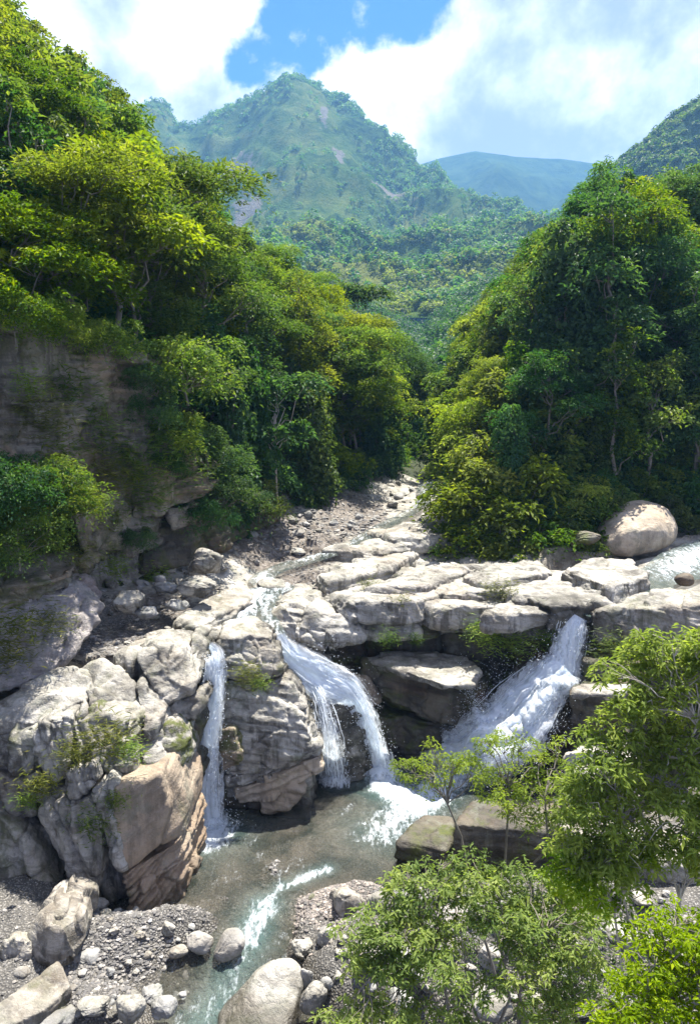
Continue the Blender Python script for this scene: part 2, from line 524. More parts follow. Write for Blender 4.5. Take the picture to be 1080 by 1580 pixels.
def ground_h(x, y, detail=True):
    x = np.asarray(x, float); y = np.asarray(y, float)
    shp = x.shape
    p = np.stack([x, y, np.zeros_like(x)], -1).reshape(-1, 3)
    up = interp(y, BED_Y, BED_Z)
    if detail:
        # whale-back ledges: long in one direction, short across, in terraces
        a = rad(14)
        u = x * math.cos(a) + y * math.sin(a); v = -x * math.sin(a) + y * math.cos(a)
        q = np.stack([u * 0.16, v * 0.62, np.full_like(u, 2.2)], -1).reshape(-1, 3)
        w = np.stack([fbm(p * 0.25, 3, 61), fbm(p * 0.25, 3, 71), np.zeros(len(p))], -1) * 1.2
        r1 = fbm(q + w, 4, 21).reshape(shp)
        t = r1 * 6.0
        step = (np.floor(t) + sstep(t - np.floor(t), 0.42, 0.60)) / 6.0
        zone = sstep(y, 27, 30) * (1 - 0.8 * sstep(y, 42, 50)) * (1 - sstep(y, 60, 72))
        up = up + zone * ((0.75 * step + 0.25 * r1) - 0.52) * interp(y, [33, 36, 42], [1.2, 1.7, 2.6]) * sstep(x, -7, -3) + zone * (fbm(p * 0.7, 4, 33).reshape(shp) - 0.5) * 0.35
        up = up + zone * (fbm(p * 2.2, 3, 37).reshape(shp) - 0.5) * 0.14
    # carve the channels
    for pts, wdt, dep in ((STREAM_UP, 0.85, 0.35), (STREAM_SIDE, 0.6, 0.3), (STREAM_RIGHT, 1.7, 0.3)):
        d, par = seg_dist(x, y, [(q.x, q.y) for q in pts])
        zc = interp(par, np.arange(len(pts)), [q.z for q in pts])
        k = 1 - sstep(d, wdt * 0.7, wdt * 2.2)
        up = up * (1 - k) + (zc - dep) * k
    lo = low_bed(x, y)
    dl, pl = seg_dist(x, y, LIP)
    front = inside(x, y, LIP + [(60, -50), (-40, -50)])
    sd_ = np.where(front, -dl, dl)
    k = sstep(sd_, -0.1, 0.9)
    h = lo * (1 - k) + up * k
    # valley sides
    d, par = seg_dist(x, y, LEFT_EDGE)
    ins = inside(x, y, LEFT_POLY)
    d = np.where(ins, d, -d)
    yy = interp(par, np.arange(len(LEFT_EDGE)), [q[1] for q in LEFT_EDGE])
    clf = interp(yy, [20, 30, 36, 44, 52, 62, 80], [9.5, 10.5, 9.5, 6.5, 4, 2.5, 1.5])
    big = fbm(p * 0.045, 3, 91).reshape(shp) - 0.5
    rise = clf * sstep(d, 0.0, 2.6) + 1.05 * np.clip(d - 1.5, 0, 14) + 0.62 * np.clip(d - 15.5, 0, 40) + 0.35 * np.clip(d - 55, 0, 60)
    rise = rise * interp(yy, [20, 50, 65, 90, 130, 200, 400], [1.0, 0.95, 0.82, 0.72, 0.50, 0.50, 0.6])
    talus = 0.9 * sstep(d, -3.2, 0.2) * sstep(y, 22, 26)
    h = h + np.where(d > -3.2, talus, 0) + np.where(d > 0, rise + big * np.clip(d * 0.35, 0, 8), 0)
    d, par = seg_dist(x, y, RIGHT_EDGE)
    ins = inside(x, y, RIGHT_POLY)
    d = np.where(ins, d, -d)
    yy = interp(par, np.arange(len(RIGHT_EDGE)), [q[1] for q in RIGHT_EDGE])
    rise = 1.5 * sstep(d, -0.6, 1.6) + 0.95 * np.clip(d - 0.8, 0, 11) + 0.42 * np.clip(d - 12.8, 0, 45) + 0.40 * np.clip(d - 57.8, 0, 150)
    big = fbm(p * 0.05 + 40, 3, 95).reshape(shp) - 0.5
    h = h + np.where(d > -0.6, rise + big * np.clip(d * 0.3, 0, 8), 0)
    return h

def gh(x, y):
    return float(ground_h(np.array([x]), np.array([y]))[0])

FALL_LEFT = [P(322, 1000, z=6.35), P(330, 1015, y=27.9), P(322, 1100, y=27.45), P(314, 1190, y=27.2), P(312, 1268, z=0.0)]
FALL_MID = [P(428, 984, y=30.4), P(448, 1012, y=30.2), P(490, 1044, y=30.3), P(536, 1068, y=30.6), P(562, 1106, y=30.7), P(578, 1150, y=30.8), P(586, 1192, z=0.0)]
FALL_THIN = [P(482, 1050, y=30.4), P(497, 1085, y=29.7), P(507, 1140, y=29.2), P(515, 1205, z=0.0)]
FALL_RIGHT = [P(886, 948, y=32.6), P(878, 980, y=32.2), P(868, 1010, y=31.9), P(840, 1045, y=31.6), P(808, 1095, y=31.2), P(785, 1135, y=30.9), P(730, 1160, z=0.05)]

def wet_at(p):
    w = np.zeros(len(p))
    for pts, r in ((FALL_LEFT, 0.55), (FALL_MID, 0.75), (FALL_THIN, 0.6), (FALL_RIGHT, 1.1)):
        q = np.array([tuple(a) for a in pts])
        best = np.full(len(p), 1e9)
        for a, b in zip(q[:-1], q[1:]):
            ab = b - a
            t = np.clip(((p - a) @ ab) / (ab @ ab), 0, 1)
            best = np.minimum(best, np.linalg.norm(p - a - t[:, None] * ab, axis=1))
        w = np.maximum(w, 1 - sstep(best, r * 0.7, r * 2.0))
    near_pool = (p[:, 1] > 15) & (p[:, 1] < 34)
    w = np.maximum(w, np.where(near_pool, 1 - sstep(p[:, 2], 0.12, 0.5), 0) * 0.9)
    return w

# ------------------------------------------------------------------ ground sheets
def sheet(name, xs, ys, mat, label, cat, zoff=0.0, cut=None, kind='structure', detail=True, extra=None):
    X, Y = np.meshgrid(xs, ys)
    H = ground_h(X, Y, detail) + zoff
    v = np.stack([X, Y, H], -1).reshape(-1, 3)
    f = grid_faces(len(xs), len(ys))
    if cut is not None:
        c = v[f].mean(1)
        f = f[~cut(c[:, 0], c[:, 1])]
    at = {'wet': wet_at(v), 'moss': np.zeros(len(v)), 'gravel': extra(v) if extra else np.zeros(len(v))}
    return obj(name, mesh_np(name, v, f, mat, True, at), label=label, cat=cat, kind=kind)

def gravel_ground(name, lo, hi, warm, rockmix=False):
    m, N = new_mat(name)
    g = N.new('ShaderNodeNewGeometry')
    pos = g.outputs['Position']
    vo = N.new('ShaderNodeTexVoronoi', feature='F1')
    N.l.new(N.vmath('ADD', pos, N.vmath('SCALE', N.noise(pos, 3, 3, out=1), 0.15)), vo.inputs['Vector'])
    vo.inputs['Scale'].default_value = 15.0
    sc = N.new('ShaderNodeSeparateColor'); N.l.new(vo.outputs['Color'], sc.inputs[0])
    c = N.ramp(sc.outputs[0], [(0.0, lo), (0.6, warm), (1.0, hi)])
    c = N.mix(N.smooth(vo.outputs['Distance'], 0.25, 0.6), c, tuple(q * 0.5 for q in lo))
    n = N.noise(pos, 0.7, 5, 0.6)
    c = N.mix(N.math('MULTIPLY', N.smooth(n, 0.4, 0.65), 0.5), c, lo)
    w = attr(N, 'wet')
    c = N.mix(w, c, N.mix(1.0, c, (0.45, 0.42, 0.36), 'MULTIPLY'))
    b = N.new('ShaderNodeBsdfPrincipled')
    N.l.new(c, b.inputs['Base Color'])
    N.set(b.inputs['Roughness'], N.math('SUBTRACT', 0.9, N.math('MULTIPLY', w, 0.5)))
    h = N.math('SUBTRACT', N.math('MULTIPLY', N.noise(pos, 18, 4, 0.7), 0.3), vo.outputs['Distance'])
    N.l.new(N.bump(h, 0.8, 0.05), b.inputs['Normal'])
    finish(N, b.outputs[0])
    return m
M['gravel'] = gravel_ground('gravel_ground', (0.11, 0.104, 0.094), (0.33, 0.315, 0.29), (0.21, 0.195, 0.17))

def soil_material():
    m, N = new_mat('forest_floor')
    g = N.new('ShaderNodeNewGeometry')
    pos = g.outputs['Position']
    n = N.noise(pos, 0.9, 7, 0.65, 0.4)
    c = N.ramp(n, [(0.3, (0.022, 0.034, 0.012)), (0.55, (0.04, 0.055, 0.016)), (0.75, (0.08, 0.075, 0.04))])
    b = N.new('ShaderNodeBsdfPrincipled')
    N.l.new(c, b.inputs['Base Color'])
    b.inputs['Roughness'].default_value = 0.95
    N.l.new(N.bump(N.noise(pos, 3, 8, 0.7), 1.0, 0.5), b.inputs['Normal'])
    finish(N, b.outputs[0])
    return m
M['soil'] = soil_material()

def bed_material():
    """river-worn sandstone with gravel lying in the hollows (attribute gravel)"""
    m = M['sandstone'].copy()
    m.name = 'river_bed_rock'
    N = NT(m.node_tree)
    b = next(n for n in N.n if n.type == 'BSDF_PRINCIPLED')
    src = b.inputs['Base Color'].links[0].from_socket
    g = N.new('ShaderNodeNewGeometry')
    vo = N.new('ShaderNodeTexVoronoi', feature='F1')
    N.l.new(g.outputs['Position'], vo.inputs['Vector'])
    vo.inputs['Scale'].default_value = 7.0
    sc = N.new('ShaderNodeSeparateColor'); N.l.new(vo.outputs['Color'], sc.inputs[0])
    gc = N.ramp(sc.outputs[0], [(0.0, (0.085, 0.072, 0.06)), (0.6, (0.15, 0.128, 0.105)), (1.0, (0.25, 0.225, 0.20))])
    a = attr(N, 'gravel')
    k = N.smooth(N.math('ADD', a, N.math('MULTIPLY', N.math('SUBTRACT', N.noise(g.outputs['Position'], 1.6, 5, 0.7), 0.5), 0.9)), 0.35, 0.6)
    N.l.new(N.mix(k, src, gc), b.inputs['Base Color'])
    return m
M['bed'] = bed_material()

def hill_depth(x, y):
    """metres inside the valley sides (negative outside)"""
    r = np.full(np.shape(x), -1e9)
    for e, pl in ((LEFT_EDGE, LEFT_POLY), (RIGHT_EDGE, RIGHT_POLY)):
        d, _ = seg_dist(x, y, e)
        r = np.maximum(r, np.where(inside(x, y, pl), d, -d))
    return r

def gravel_zone(v):
    """where stones cover the upper bed: talus under the left cliff and the bars by the stream"""
    x, y = v[:, 0], v[:, 1]
    g = np.zeros(len(v))
    for px, py, z, rx, ry, a in ((462, 890, 7.3, 1.3, 2.6, 1.3), (430, 830, 8.2, 4.2, 5.0, 1.2), (540, 790, 8.8, 3.4, 6.0, 0.9), (250, 915, 7.8, 3.4, 2.4, 1.0), (190, 960, 7.4, 2.2, 1.6, 1.1),
                               (600, 770, 9.2, 1.6, 6, 0.4), (120, 1040, 7.2, 2.8, 1.3, 0.9)):
        c = P(px, py, z=z)
        g = np.maximum(g, a * np.exp(-(((x - c.x) / rx) ** 2 + ((y - c.y) / ry) ** 2)))
    return g

sheet('river_bed', np.arange(-18, 30, 0.12), np.concatenate([np.arange(26.6, 48, 0.11), np.arange(48, 66, 0.18)]), M['bed'], 'pale water worn sandstone river bed above the waterfalls', 'river bed', extra=gravel_zone,
      cut=lambda x, y: hill_depth(x, y) > 0.7)
sheet('stream_bed', np.arange(-18, 24, 0.16), np.arange(11, 33.5, 0.16), M['gravel'], 'grey gravel bed of the stream below the waterfalls', 'stream bed',
      cut=lambda x, y: hill_depth(x, y) > 0.5)
sheet('hillside', np.concatenate([np.arange(-150, -40, 4), np.arange(-40, 60, 0.8), np.arange(60, 260, 5)]), np.concatenate([np.arange(9, 110, 0.8), np.arange(110, 421, 4)]), M['soil'],
      'forest floor of the steep valley sides', 'hillside', zoff=-0.25, cut=lambda x, y: (hill_depth(x, y) < -0.3) & (y < 64))

# ------------------------------------------------------------------ rocks from hulls
def hull_planes(pts):
    bm = bmesh.new()
    for p in pts:
        bm.verts.new(p)
    r = bmesh.ops.convex_hull(bm, input=bm.verts)
    pl = {}
    for f in bm.faces:
        f.normal_update()
        n = f.normal
        if f.calc_area() < 1e-5:
            continue
        d = n.dot(f.verts[0].co)
        key = (round(n.x, 1), round(n.y, 1), round(n.z, 1), round(d * 2))
        pl.setdefault(key, (n.x, n.y, n.z, d))
    bm.free()
    a = np.array(list(pl.values()), dtype=np.float32)
    # outward normals
    c = np.mean([tuple(p) for p in pts], axis=0)
    s = np.sign(a[:, 3] - a[:, :3] @ c)
    return a * s[:, None]

def rock_mesh(name, hulls, mat, vox=0.09, rnd=0.07, blend=0.05, seed=1, strata=0.10, groove=0.07, th=0.42, blocks=0.16, bscale=1.3, cracks=0.12, big=0.25, fine=0.05, crest=0.22, scrape=0.16,
              bedding=(0.15, -0.1, 1.0), moss=0.0, wet=0.0):
    allp = np.array([tuple(p) for h in hulls for p in h])
    lo = allp.min(0) - 0.5
    hi = allp.max(0) + 0.5
    n = np.ceil((hi - lo) / vox).astype(int) + 1
    ax = [lo[i] + np.arange(n[i]) * vox for i in range(3)]
    X, Y, Z = np.meshgrid(*ax, indexing='ij')
    X = X.astype(np.float32); Y = Y.astype(np.float32); Z = Z.astype(np.float32)
    D = None
    for h in hulls:
        pl = hull_planes(h)
        m = None
        vals = []
        for a in pl:
            d = a[0] * X + a[1] * Y + a[2] * Z - a[3]
            m = d if m is None else np.maximum(m, d)
        s = np.zeros_like(m)
        for a in pl:
            s += np.exp(np.maximum((a[0] * X + a[1] * Y + a[2] * Z - a[3] - m) / rnd, -30))
        d = m + rnd * np.log(s) - rnd * 0.6
        if D is None:
            D = d
        else:
            k = np.clip(0.5 + 0.5 * (D - d) / blend, 0, 1)
            D = D * (1 - k) + d * k - blend * k * (1 - k)
    g = vdb.FloatGrid(3.0)
    g.copyFromArray(np.ascontiguousarray(D.astype(np.float32)))
    pts, quads = g.convertToQuads(0.0)
    v = np.asarray(pts, dtype=np.float64) * vox + lo
    q = np.asarray(quads, dtype=np.int64)
    nn = normals_of(v, q)
    if (nn * (v - v.mean(0))).sum() < 0:
        q = q[:, ::-1]
        nn = -nn
    bd = np.array(bedding) / np.linalg.norm(bedding)
    off = np.array([seed * 3.7, seed * 1.3, seed * 2.1])
    side = 1 - (nn @ bd) ** 2
    t = v @ bd + (fbm(v * 0.45 + off, 3, seed) - 0.5) * 0.5
    # bedding layers of uneven thickness
    t = t / th
    t = t + (vnoise(np.stack([t * 0.6, np.zeros_like(t), np.zeros_like(t)], 1), seed) - 0.5) * 1.1
    ti = np.floor(t); tf = t - ti
    hv = vhash(ti, ti * 0, ti * 0, seed + 5)
    lay = (hv - 0.5) * 2 * strata * (0.4 + 1.2 * vnoise(v * 0.7 + off, seed + 8))
    gr = -groove * np.exp(-(np.minimum(tf, 1 - tf) * th / 0.05) ** 2) * (hv > 0.35)
    dsp = (lay + gr) * side
    f1, f2, hb, fc = worley(v / bscale * np.array([1, 1, 0.75]) + off + (fbm(v * 0.9 + off, 2, seed + 3) - 0.5)[:, None] * 0.7, seed + 11)
    dsp += blocks * 0.6 * (hb - 0.5) + blocks * 2.2 * fc * bscale * 0.8 - cracks * 0.7 * np.exp(-((f2 - f1) / 0.045) ** 2) * sstep(vnoise(v * 0.6 + off, seed + 77), 0.35, 0.6)
    dsp += big * 0.7 * (fbm(v * 0.55 + off, 3, seed + 21) - 0.5) + fine * 1.6 * (fbm(v * 2.4 + off, 4, seed + 31) - 0.5)
    # sharp crests and scooped hollows
    dsp += crest * (fbm(v * 0.95 + off * 1.7 + (fbm(v * 0.7 + off, 2, seed + 51) - 0.5)[:, None] * 0.8, 4, seed + 52, ridged=True) - 0.62)
    # scraped lines along the bedding
    e1 = np.cross(bd, [0.3, 0.9, 0.2]); e1 /= np.linalg.norm(e1); e2 = np.cross(bd, e1)
    an = np.stack([v @ e1 * 0.55, v @ e2 * 0.55, (v @ bd) * 4.5], 1)
    dsp += scrape * (fbm(an + off + (fbm(v * 1.1 + off, 2, seed + 61) - 0.5)[:, None] * 1.3, 4, seed + 62) - 0.5) * side
    v2 = v + nn * dsp[:, None]
    me = mesh_np(name, v2, q, mat, True, {'wet': np.clip(wet_at(v2) + wet, 0, 1), 'moss': np.full(len(v2), float(moss)) * sstep(fbm(v * 0.8 + off, 3, seed + 41), 0.42, 0.6)})
    return me

def blk(front, back=2.0, dx=0.0, dz=0.0):
    """block: the corners seen at photo pixels (px, py, y) and the same corners further back"""
    a = [P(px, py, y=y) for px, py, y in front]
    return a + [p + Vector((dx, back, dz)) for p in a]

def slab(top, z, thick=0.8, grow=0.15):
    """flat-lying slab whose top outline is seen at photo pixels (px, py) on height z"""
    a = [P(t[0], t[1], z=z + (t[2] if len(t) > 2 else 0)) for t in top]
    c = sum(a, Vector()) / len(a)
    return a + [p + (p - c) * grow - Vector((0, 0, thick)) for p in a]

def box(x0, x1, y0, y1, z0, z1):
    return [Vector((x, y, z)) for x in (x0, x1) for y in (y0, y1) for z in (z0, z1)]

def empty(name, loc, label, cat, group=None):
    o = bpy.data.objects.new(name, None)
    COL.objects.link(o)
    o.location = loc
    o.empty_display_size = 0.3
    tag(o, label, cat, group)
    return o

def rock_group(name, label, cat, blocks, group=None):
    """an outcrop: one thing whose joint-bounded blocks are parts. blocks: list of (hulls, material, options)"""
    first = blocks[0][0][0][0]
    base = Vector((first.x, first.y, 0))
    root = empty(name, base, label, cat, group)
    for i, (hulls, mat, opt) in enumerate(blocks):
        me = rock_mesh('rock_block', hulls, mat, seed=hash(name) % 7 * 0 + i * 3 + len(name), **opt)
        me.transform(__import__('mathutils').Matrix.Translation(-base))
        obj('rock_block', me, root)
    return root

S, W, WD, CL, MU, GR = M['sandstone'], M['warm'], M['wet_dark'], M['cliff'], M['mud'], M['grey']
LEFT_BED = (-0.35, -0.2, 0.9)
steep = dict(bedding=(0.75, -0.25, 0.45), strata=0.14, groove=0.12, th=0.38, cracks=0.14)

rock_group('rock_outcrop', 'massive jointed pale outcrop left of the tall narrow waterfall', 'rock outcrop', [
    ([box(-13.5, -6.4, 24.9, 29.5, -1.0, 5.2), box(-12.5, -6.8, 23.7, 25, -1, 4.2)], S, dict(vox=0.12, moss=0.3)),
    # warm face: main panel, knob, strata below
    ([blk([(178, 1216, 22.0), (246, 1196, 22.5), (262, 1250, 22.4), (246, 1302, 22.3), (196, 1344, 21.75), (176, 1300, 21.8)], 3.0)], W,
     dict(vox=0.058, rnd=0.03, blocks=0.04, cracks=0.0, strata=0.02, groove=0.02, big=0.12, fine=0.04, crest=0.06, scrape=0.08, bedding=(-0.5, -0.2, 0.85))),
    ([blk([(238, 1190, 22.9), (258, 1186, 23.1), (290, 1242, 23.3), (284, 1290, 22.9), (246, 1304, 22.45), (250, 1250, 22.5)], 3.0)], W,
     dict(vox=0.058, rnd=0.06, blocks=0.04, cracks=0.0, strata=0.02, groove=0.02, big=0.15, fine=0.04, crest=0.08, scrape=0.08, bedding=(-0.5, -0.2, 0.85))),
    ([blk([(190, 1346, 21.75), (282, 1292, 22.8), (286, 1330, 22.8), (220, 1372, 21.8), (196, 1372, 21.7)], 3.0)], W,
     dict(vox=0.05, rnd=0.04, strata=0.20, groove=0.14, th=0.16, blocks=0.12, cracks=0.05, scrape=0.25, bedding=(-0.5, -0.2, 0.85))),
    ([blk([(200, 1376, 21.65), (284, 1326, 22.7), (286, 1386, 22.5), (262, 1404, 22.2), (216, 1422, 21.5), (200, 1404, 21.6)], 3.0)], W,
     dict(vox=0.05, rnd=0.04, strata=0.18, groove=0.14, th=0.22, blocks=0.25, bscale=0.8, cracks=0.1, scrape=0.2, bedding=(-0.5, -0.2, 0.85))),
    # pillar edge beside the warm face
    ([blk([(136, 1222, 22.0), (176, 1214, 22.0), (190, 1342, 21.6), (170, 1330, 21.7), (160, 1280, 21.8)], 1.6)], S, dict(vox=0.05, **steep)),
    # leaning slabs, alternating in depth
    ([blk([(58, 1254, 22.3), (102, 1238, 22.1), (150, 1372, 21.6), (118, 1388, 21.7), (76, 1300, 22.1)], 1.8)], S, dict(vox=0.05, **steep)),
    ([blk([(106, 1240, 21.9), (142, 1232, 21.9), (160, 1300, 21.75), (158, 1352, 21.6), (138, 1358, 21.6)], 1.6)], S, dict(vox=0.05, **steep)),
    ([blk([(100, 1200, 22.8), (180, 1200, 22.8), (200, 1390, 22.3), (120, 1400, 22.4)], 2.0)], S, dict(vox=0.068, moss=0.9, **steep)),
    ([blk([(20, 1200, 22.9), (62, 1196, 22.8), (104, 1232, 22.6), (60, 1252, 22.5), (36, 1246, 22.7)], 2.0)], S, dict(vox=0.05, moss=0.5, **steep)),
    ([blk([(104, 1196, 22.4), (140, 1176, 22.5), (152, 1212, 22.2), (110, 1236, 22.2)], 2.0)], S, dict(vox=0.05, **steep)),
    # columns of the upper band
    ([blk([(-30, 1138, 23.4), (14, 1134, 23.3), (16, 1184, 23.1), (-30, 1190, 23.2)], 2.0)], S, dict(vox=0.05, moss=0.2, **steep)),
    ([blk([(20, 1128, 23.2), (52, 1122, 23.2), (54, 1186, 22.9), (22, 1192, 22.9)], 2.0)], S, dict(vox=0.05, moss=0.5, **steep)),
    ([blk([(58, 1118, 23.1), (104, 1108, 23.1), (102, 1168, 22.8), (96, 1206, 22.6), (68, 1200, 22.7)], 2.2)], S, dict(vox=0.05, **steep)),
    ([blk([(112, 1116, 23.3), (150, 1100, 23.4), (158, 1178, 22.8), (128, 1190, 22.7)], 2.2)], S, dict(vox=0.05, moss=0.9, **steep)),
    ([blk([(154, 1104, 23.5), (205, 1116, 23.4), (216, 1160, 23.2), (206, 1194, 22.8), (160, 1184, 22.9)], 2.2)], S, dict(vox=0.05, moss=0.5, rnd=0.06, bedding=LEFT_BED)),
    ([blk([(-30, 1192, 23.0), (30, 1206, 22.9), (52, 1262, 22.7), (30, 1270, 22.7), (-30, 1240, 22.8)], 2.0)], S, dict(vox=0.058, moss=0.6, **steep)),
    ([blk([(-30, 1240, 22.5), (36, 1292, 22.2), (86, 1374, 21.9), (62, 1396, 21.7), (-30, 1402, 21.7)], 2.0)], S, dict(vox=0.058, moss=0.5, **steep)),
    ([blk([(-30, 1404, 21.4), (100, 1378, 22.1), (108, 1396, 21.9), (70, 1440, 20.9), (-30, 1470, 20.2)], 1.6)], S, dict(vox=0.06, moss=0.8, **steep)),
    # rounded top
    ([[P(*a[:2], y=a[2]) for a in ((-40, 1092, 24), (50, 1052, 25), (110, 1026, 26), (150, 1040, 25.6), (130, 1100, 23.6), (60, 1116, 23.3), (-40, 1138, 23.4))] +
      [P(*a[:2], y=a[2]) - Vector((0, -0.4, 1.4)) for a in ((-40, 1092, 24), (110, 1026, 26), (130, 1100, 23.7), (-40, 1135, 23.6))]], S,
     dict(vox=0.06, rnd=0.10, strata=0.08, blocks=0.2, cracks=0.1, crest=0.3, bedding=LEFT_BED)),
    ([[P(*a[:2], y=a[2]) for a in ((112, 1032, 25.9), (160, 1008, 26.3), (205, 1040, 25.6), (222, 1100, 24.3), (204, 1118, 23.7), (150, 1102, 23.6), (128, 1070, 24.4))] +
      [P(*a[:2], y=a[2]) - Vector((0, -0.3, 1.5)) for a in ((112, 1032, 25.9), (160, 1008, 26.3), (222, 1100, 24.3), (150, 1102, 23.7))]], S,
     dict(vox=0.058, rnd=0.12, strata=0.06, blocks=0.2, cracks=0.08, crest=0.3, bedding=LEFT_BED)),
    ([blk([(204, 1046, 25.2), (226, 1064, 25.0), (246, 1104, 24.3), (240, 1136, 24.0), (222, 1156, 23.6), (208, 1110, 24.0)], 2.0)], S, dict(vox=0.058, rnd=0.10, crest=0.3, blocks=0.12, bedding=LEFT_BED)),
    ([blk([(200, 1018, 25.9), (238, 996, 26.4), (286, 1012, 26.3), (302, 1052, 25.9), (298, 1068, 25.6), (256, 1096, 24.9), (226, 1056, 25.2)], 2.5)], S, dict(vox=0.058, rnd=0.12, blocks=0.12, crest=0.28, strata=0.05, bedding=LEFT_BED)),
    ([blk([(288, 984, 27.4), (322, 996, 28.0), (320, 1045, 27.6), (304, 1070, 26.9), (290, 1020, 27.0)], 2.5)], S, dict(vox=0.058, rnd=0.12, blocks=0.1, moss=0.3)),
    ([blk([(243, 1122, 24.4), (268, 1122, 24.5), (290, 1170, 24.4), (284, 1204, 24.0), (258, 1208, 23.8)], 2.2)], S, dict(vox=0.058, rnd=0.12, moss=1.0, blocks=0.1)),
    ([blk([(214, 1146, 23.8), (240, 1124, 24.2), (254, 1180, 23.7), (236, 1192, 23.2), (214, 1180, 23.3)], 2.0)], S, dict(vox=0.05, rnd=0.08, blocks=0.12, crest=0.2)),
    ([blk([(254, 1106, 25.3), (318, 1062, 26.3), (320, 1084, 26.2), (268, 1128, 25.1)], 2.0)], S, dict(vox=0.058, wet=0.5, rnd=0.10)),
    ([blk([(272, 1140, 25.4), (312, 1094, 26.5), (306, 1265, 26.3), (288, 1250, 25.6), (282, 1190, 25.4)], 2.2)], WD, dict(vox=0.068, moss=0.6)),
])

rock_group('rock_outcrop', 'rounded pale outcrop between the narrow waterfall and the curving waterfall', 'rock outcrop', [
    ([box(-5.2, -2.6, 29.2, 33, -1, 5.4), box(-5.2, -1.6, 28.3, 31, -1, 1.4)], S, dict(vox=0.14)),
    ([blk([(334, 990, 28.6), (380, 978, 29.0), (402, 1002, 28.9), (397, 1046, 28.3), (366, 1054, 28.1), (338, 1042, 28.2)], 2.5)], S, dict(vox=0.058, rnd=0.090, blocks=0.12)),
    ([blk([(384, 976, 29.2), (416, 984, 29.3), (432, 1014, 29.0), (432, 1046, 28.6), (396, 1054, 28.4)], 1.6)], S, dict(vox=0.058, rnd=0.090, moss=0.5, blocks=0.1, strata=0.12)),
    ([blk([(338, 1092, 27.9), (398, 1066, 28.3), (452, 1094, 28.0), (482, 1132, 27.8), (488, 1158, 27.7), (430, 1190, 27.3), (352, 1200, 27.4), (334, 1165, 27.5)], 3)], S,
     dict(vox=0.058, rnd=0.090, big=0.5, blocks=0.12, strata=0.05)),
    ([blk([(405, 1062, 28.7), (444, 1048, 28.9), (474, 1094, 28.6), (440, 1110, 28.1)], 1.2)], S, dict(vox=0.058, rnd=0.050, blocks=0.05, strata=0.04)),
    ([blk([(340, 1060, 28.2), (385, 1050, 28.4), (398, 1070, 28.3), (345, 1092, 28.0)], 2.0)], S, dict(vox=0.058, moss=0.7)),
    ([blk([(330, 1128, 27.3), (362, 1128, 27.2), (372, 1182, 27.1), (340, 1196, 27.2)], 2)], W, dict(vox=0.058, moss=0.9, blocks=0.08)),
    ([blk([(345, 1202, 27.5), (430, 1180, 27.5), (492, 1146, 28.0), (494, 1166, 28.0), (400, 1212, 27.4), (350, 1216, 27.5)], 2.5)], S, dict(vox=0.06, rnd=0.040, strata=0.14, th=0.22, bedding=(-0.3, -0.1, 0.9))),
    ([blk([(362, 1222, 27.6), (430, 1200, 27.5), (492, 1168, 28.1), (498, 1190, 28.0), (420, 1232, 27.5), (368, 1240, 27.6)], 2.5)], M['tan'], dict(vox=0.06, rnd=0.040, strata=0.14, th=0.22, moss=0.3, bedding=(-0.3, -0.1, 0.9))),
    ([blk([(398, 1234, 27.5), (455, 1208, 27.7), (470, 1225, 27.6), (440, 1258, 27.3), (400, 1258, 27.3)], 1.8)], M['tan'], dict(vox=0.06, rnd=0.060, blocks=0.1, wet=0.25)),
    ([blk([(340, 1225, 28.0), (400, 1215, 28.0), (405, 1262, 27.8), (342, 1262, 27.9)], 1.8)], WD, dict(vox=0.068)),
    ([blk([(432, 1000, 30.6), (462, 1046, 30.3), (530, 1066, 30.9), (548, 1092, 31.0), (470, 1092, 30.0), (436, 1040, 30.2)], 2.6)], S, dict(vox=0.068, rnd=0.100, wet=0.3)),
    ([blk([(486, 1066, 30.1), (545, 1076, 30.7), (572, 1122, 30.8), (582, 1195, 30.9), (505, 1215, 29.6), (492, 1140, 29.6)], 2.4)], S, dict(vox=0.058, rnd=0.12, wet=0.55, crest=0.25)),
])

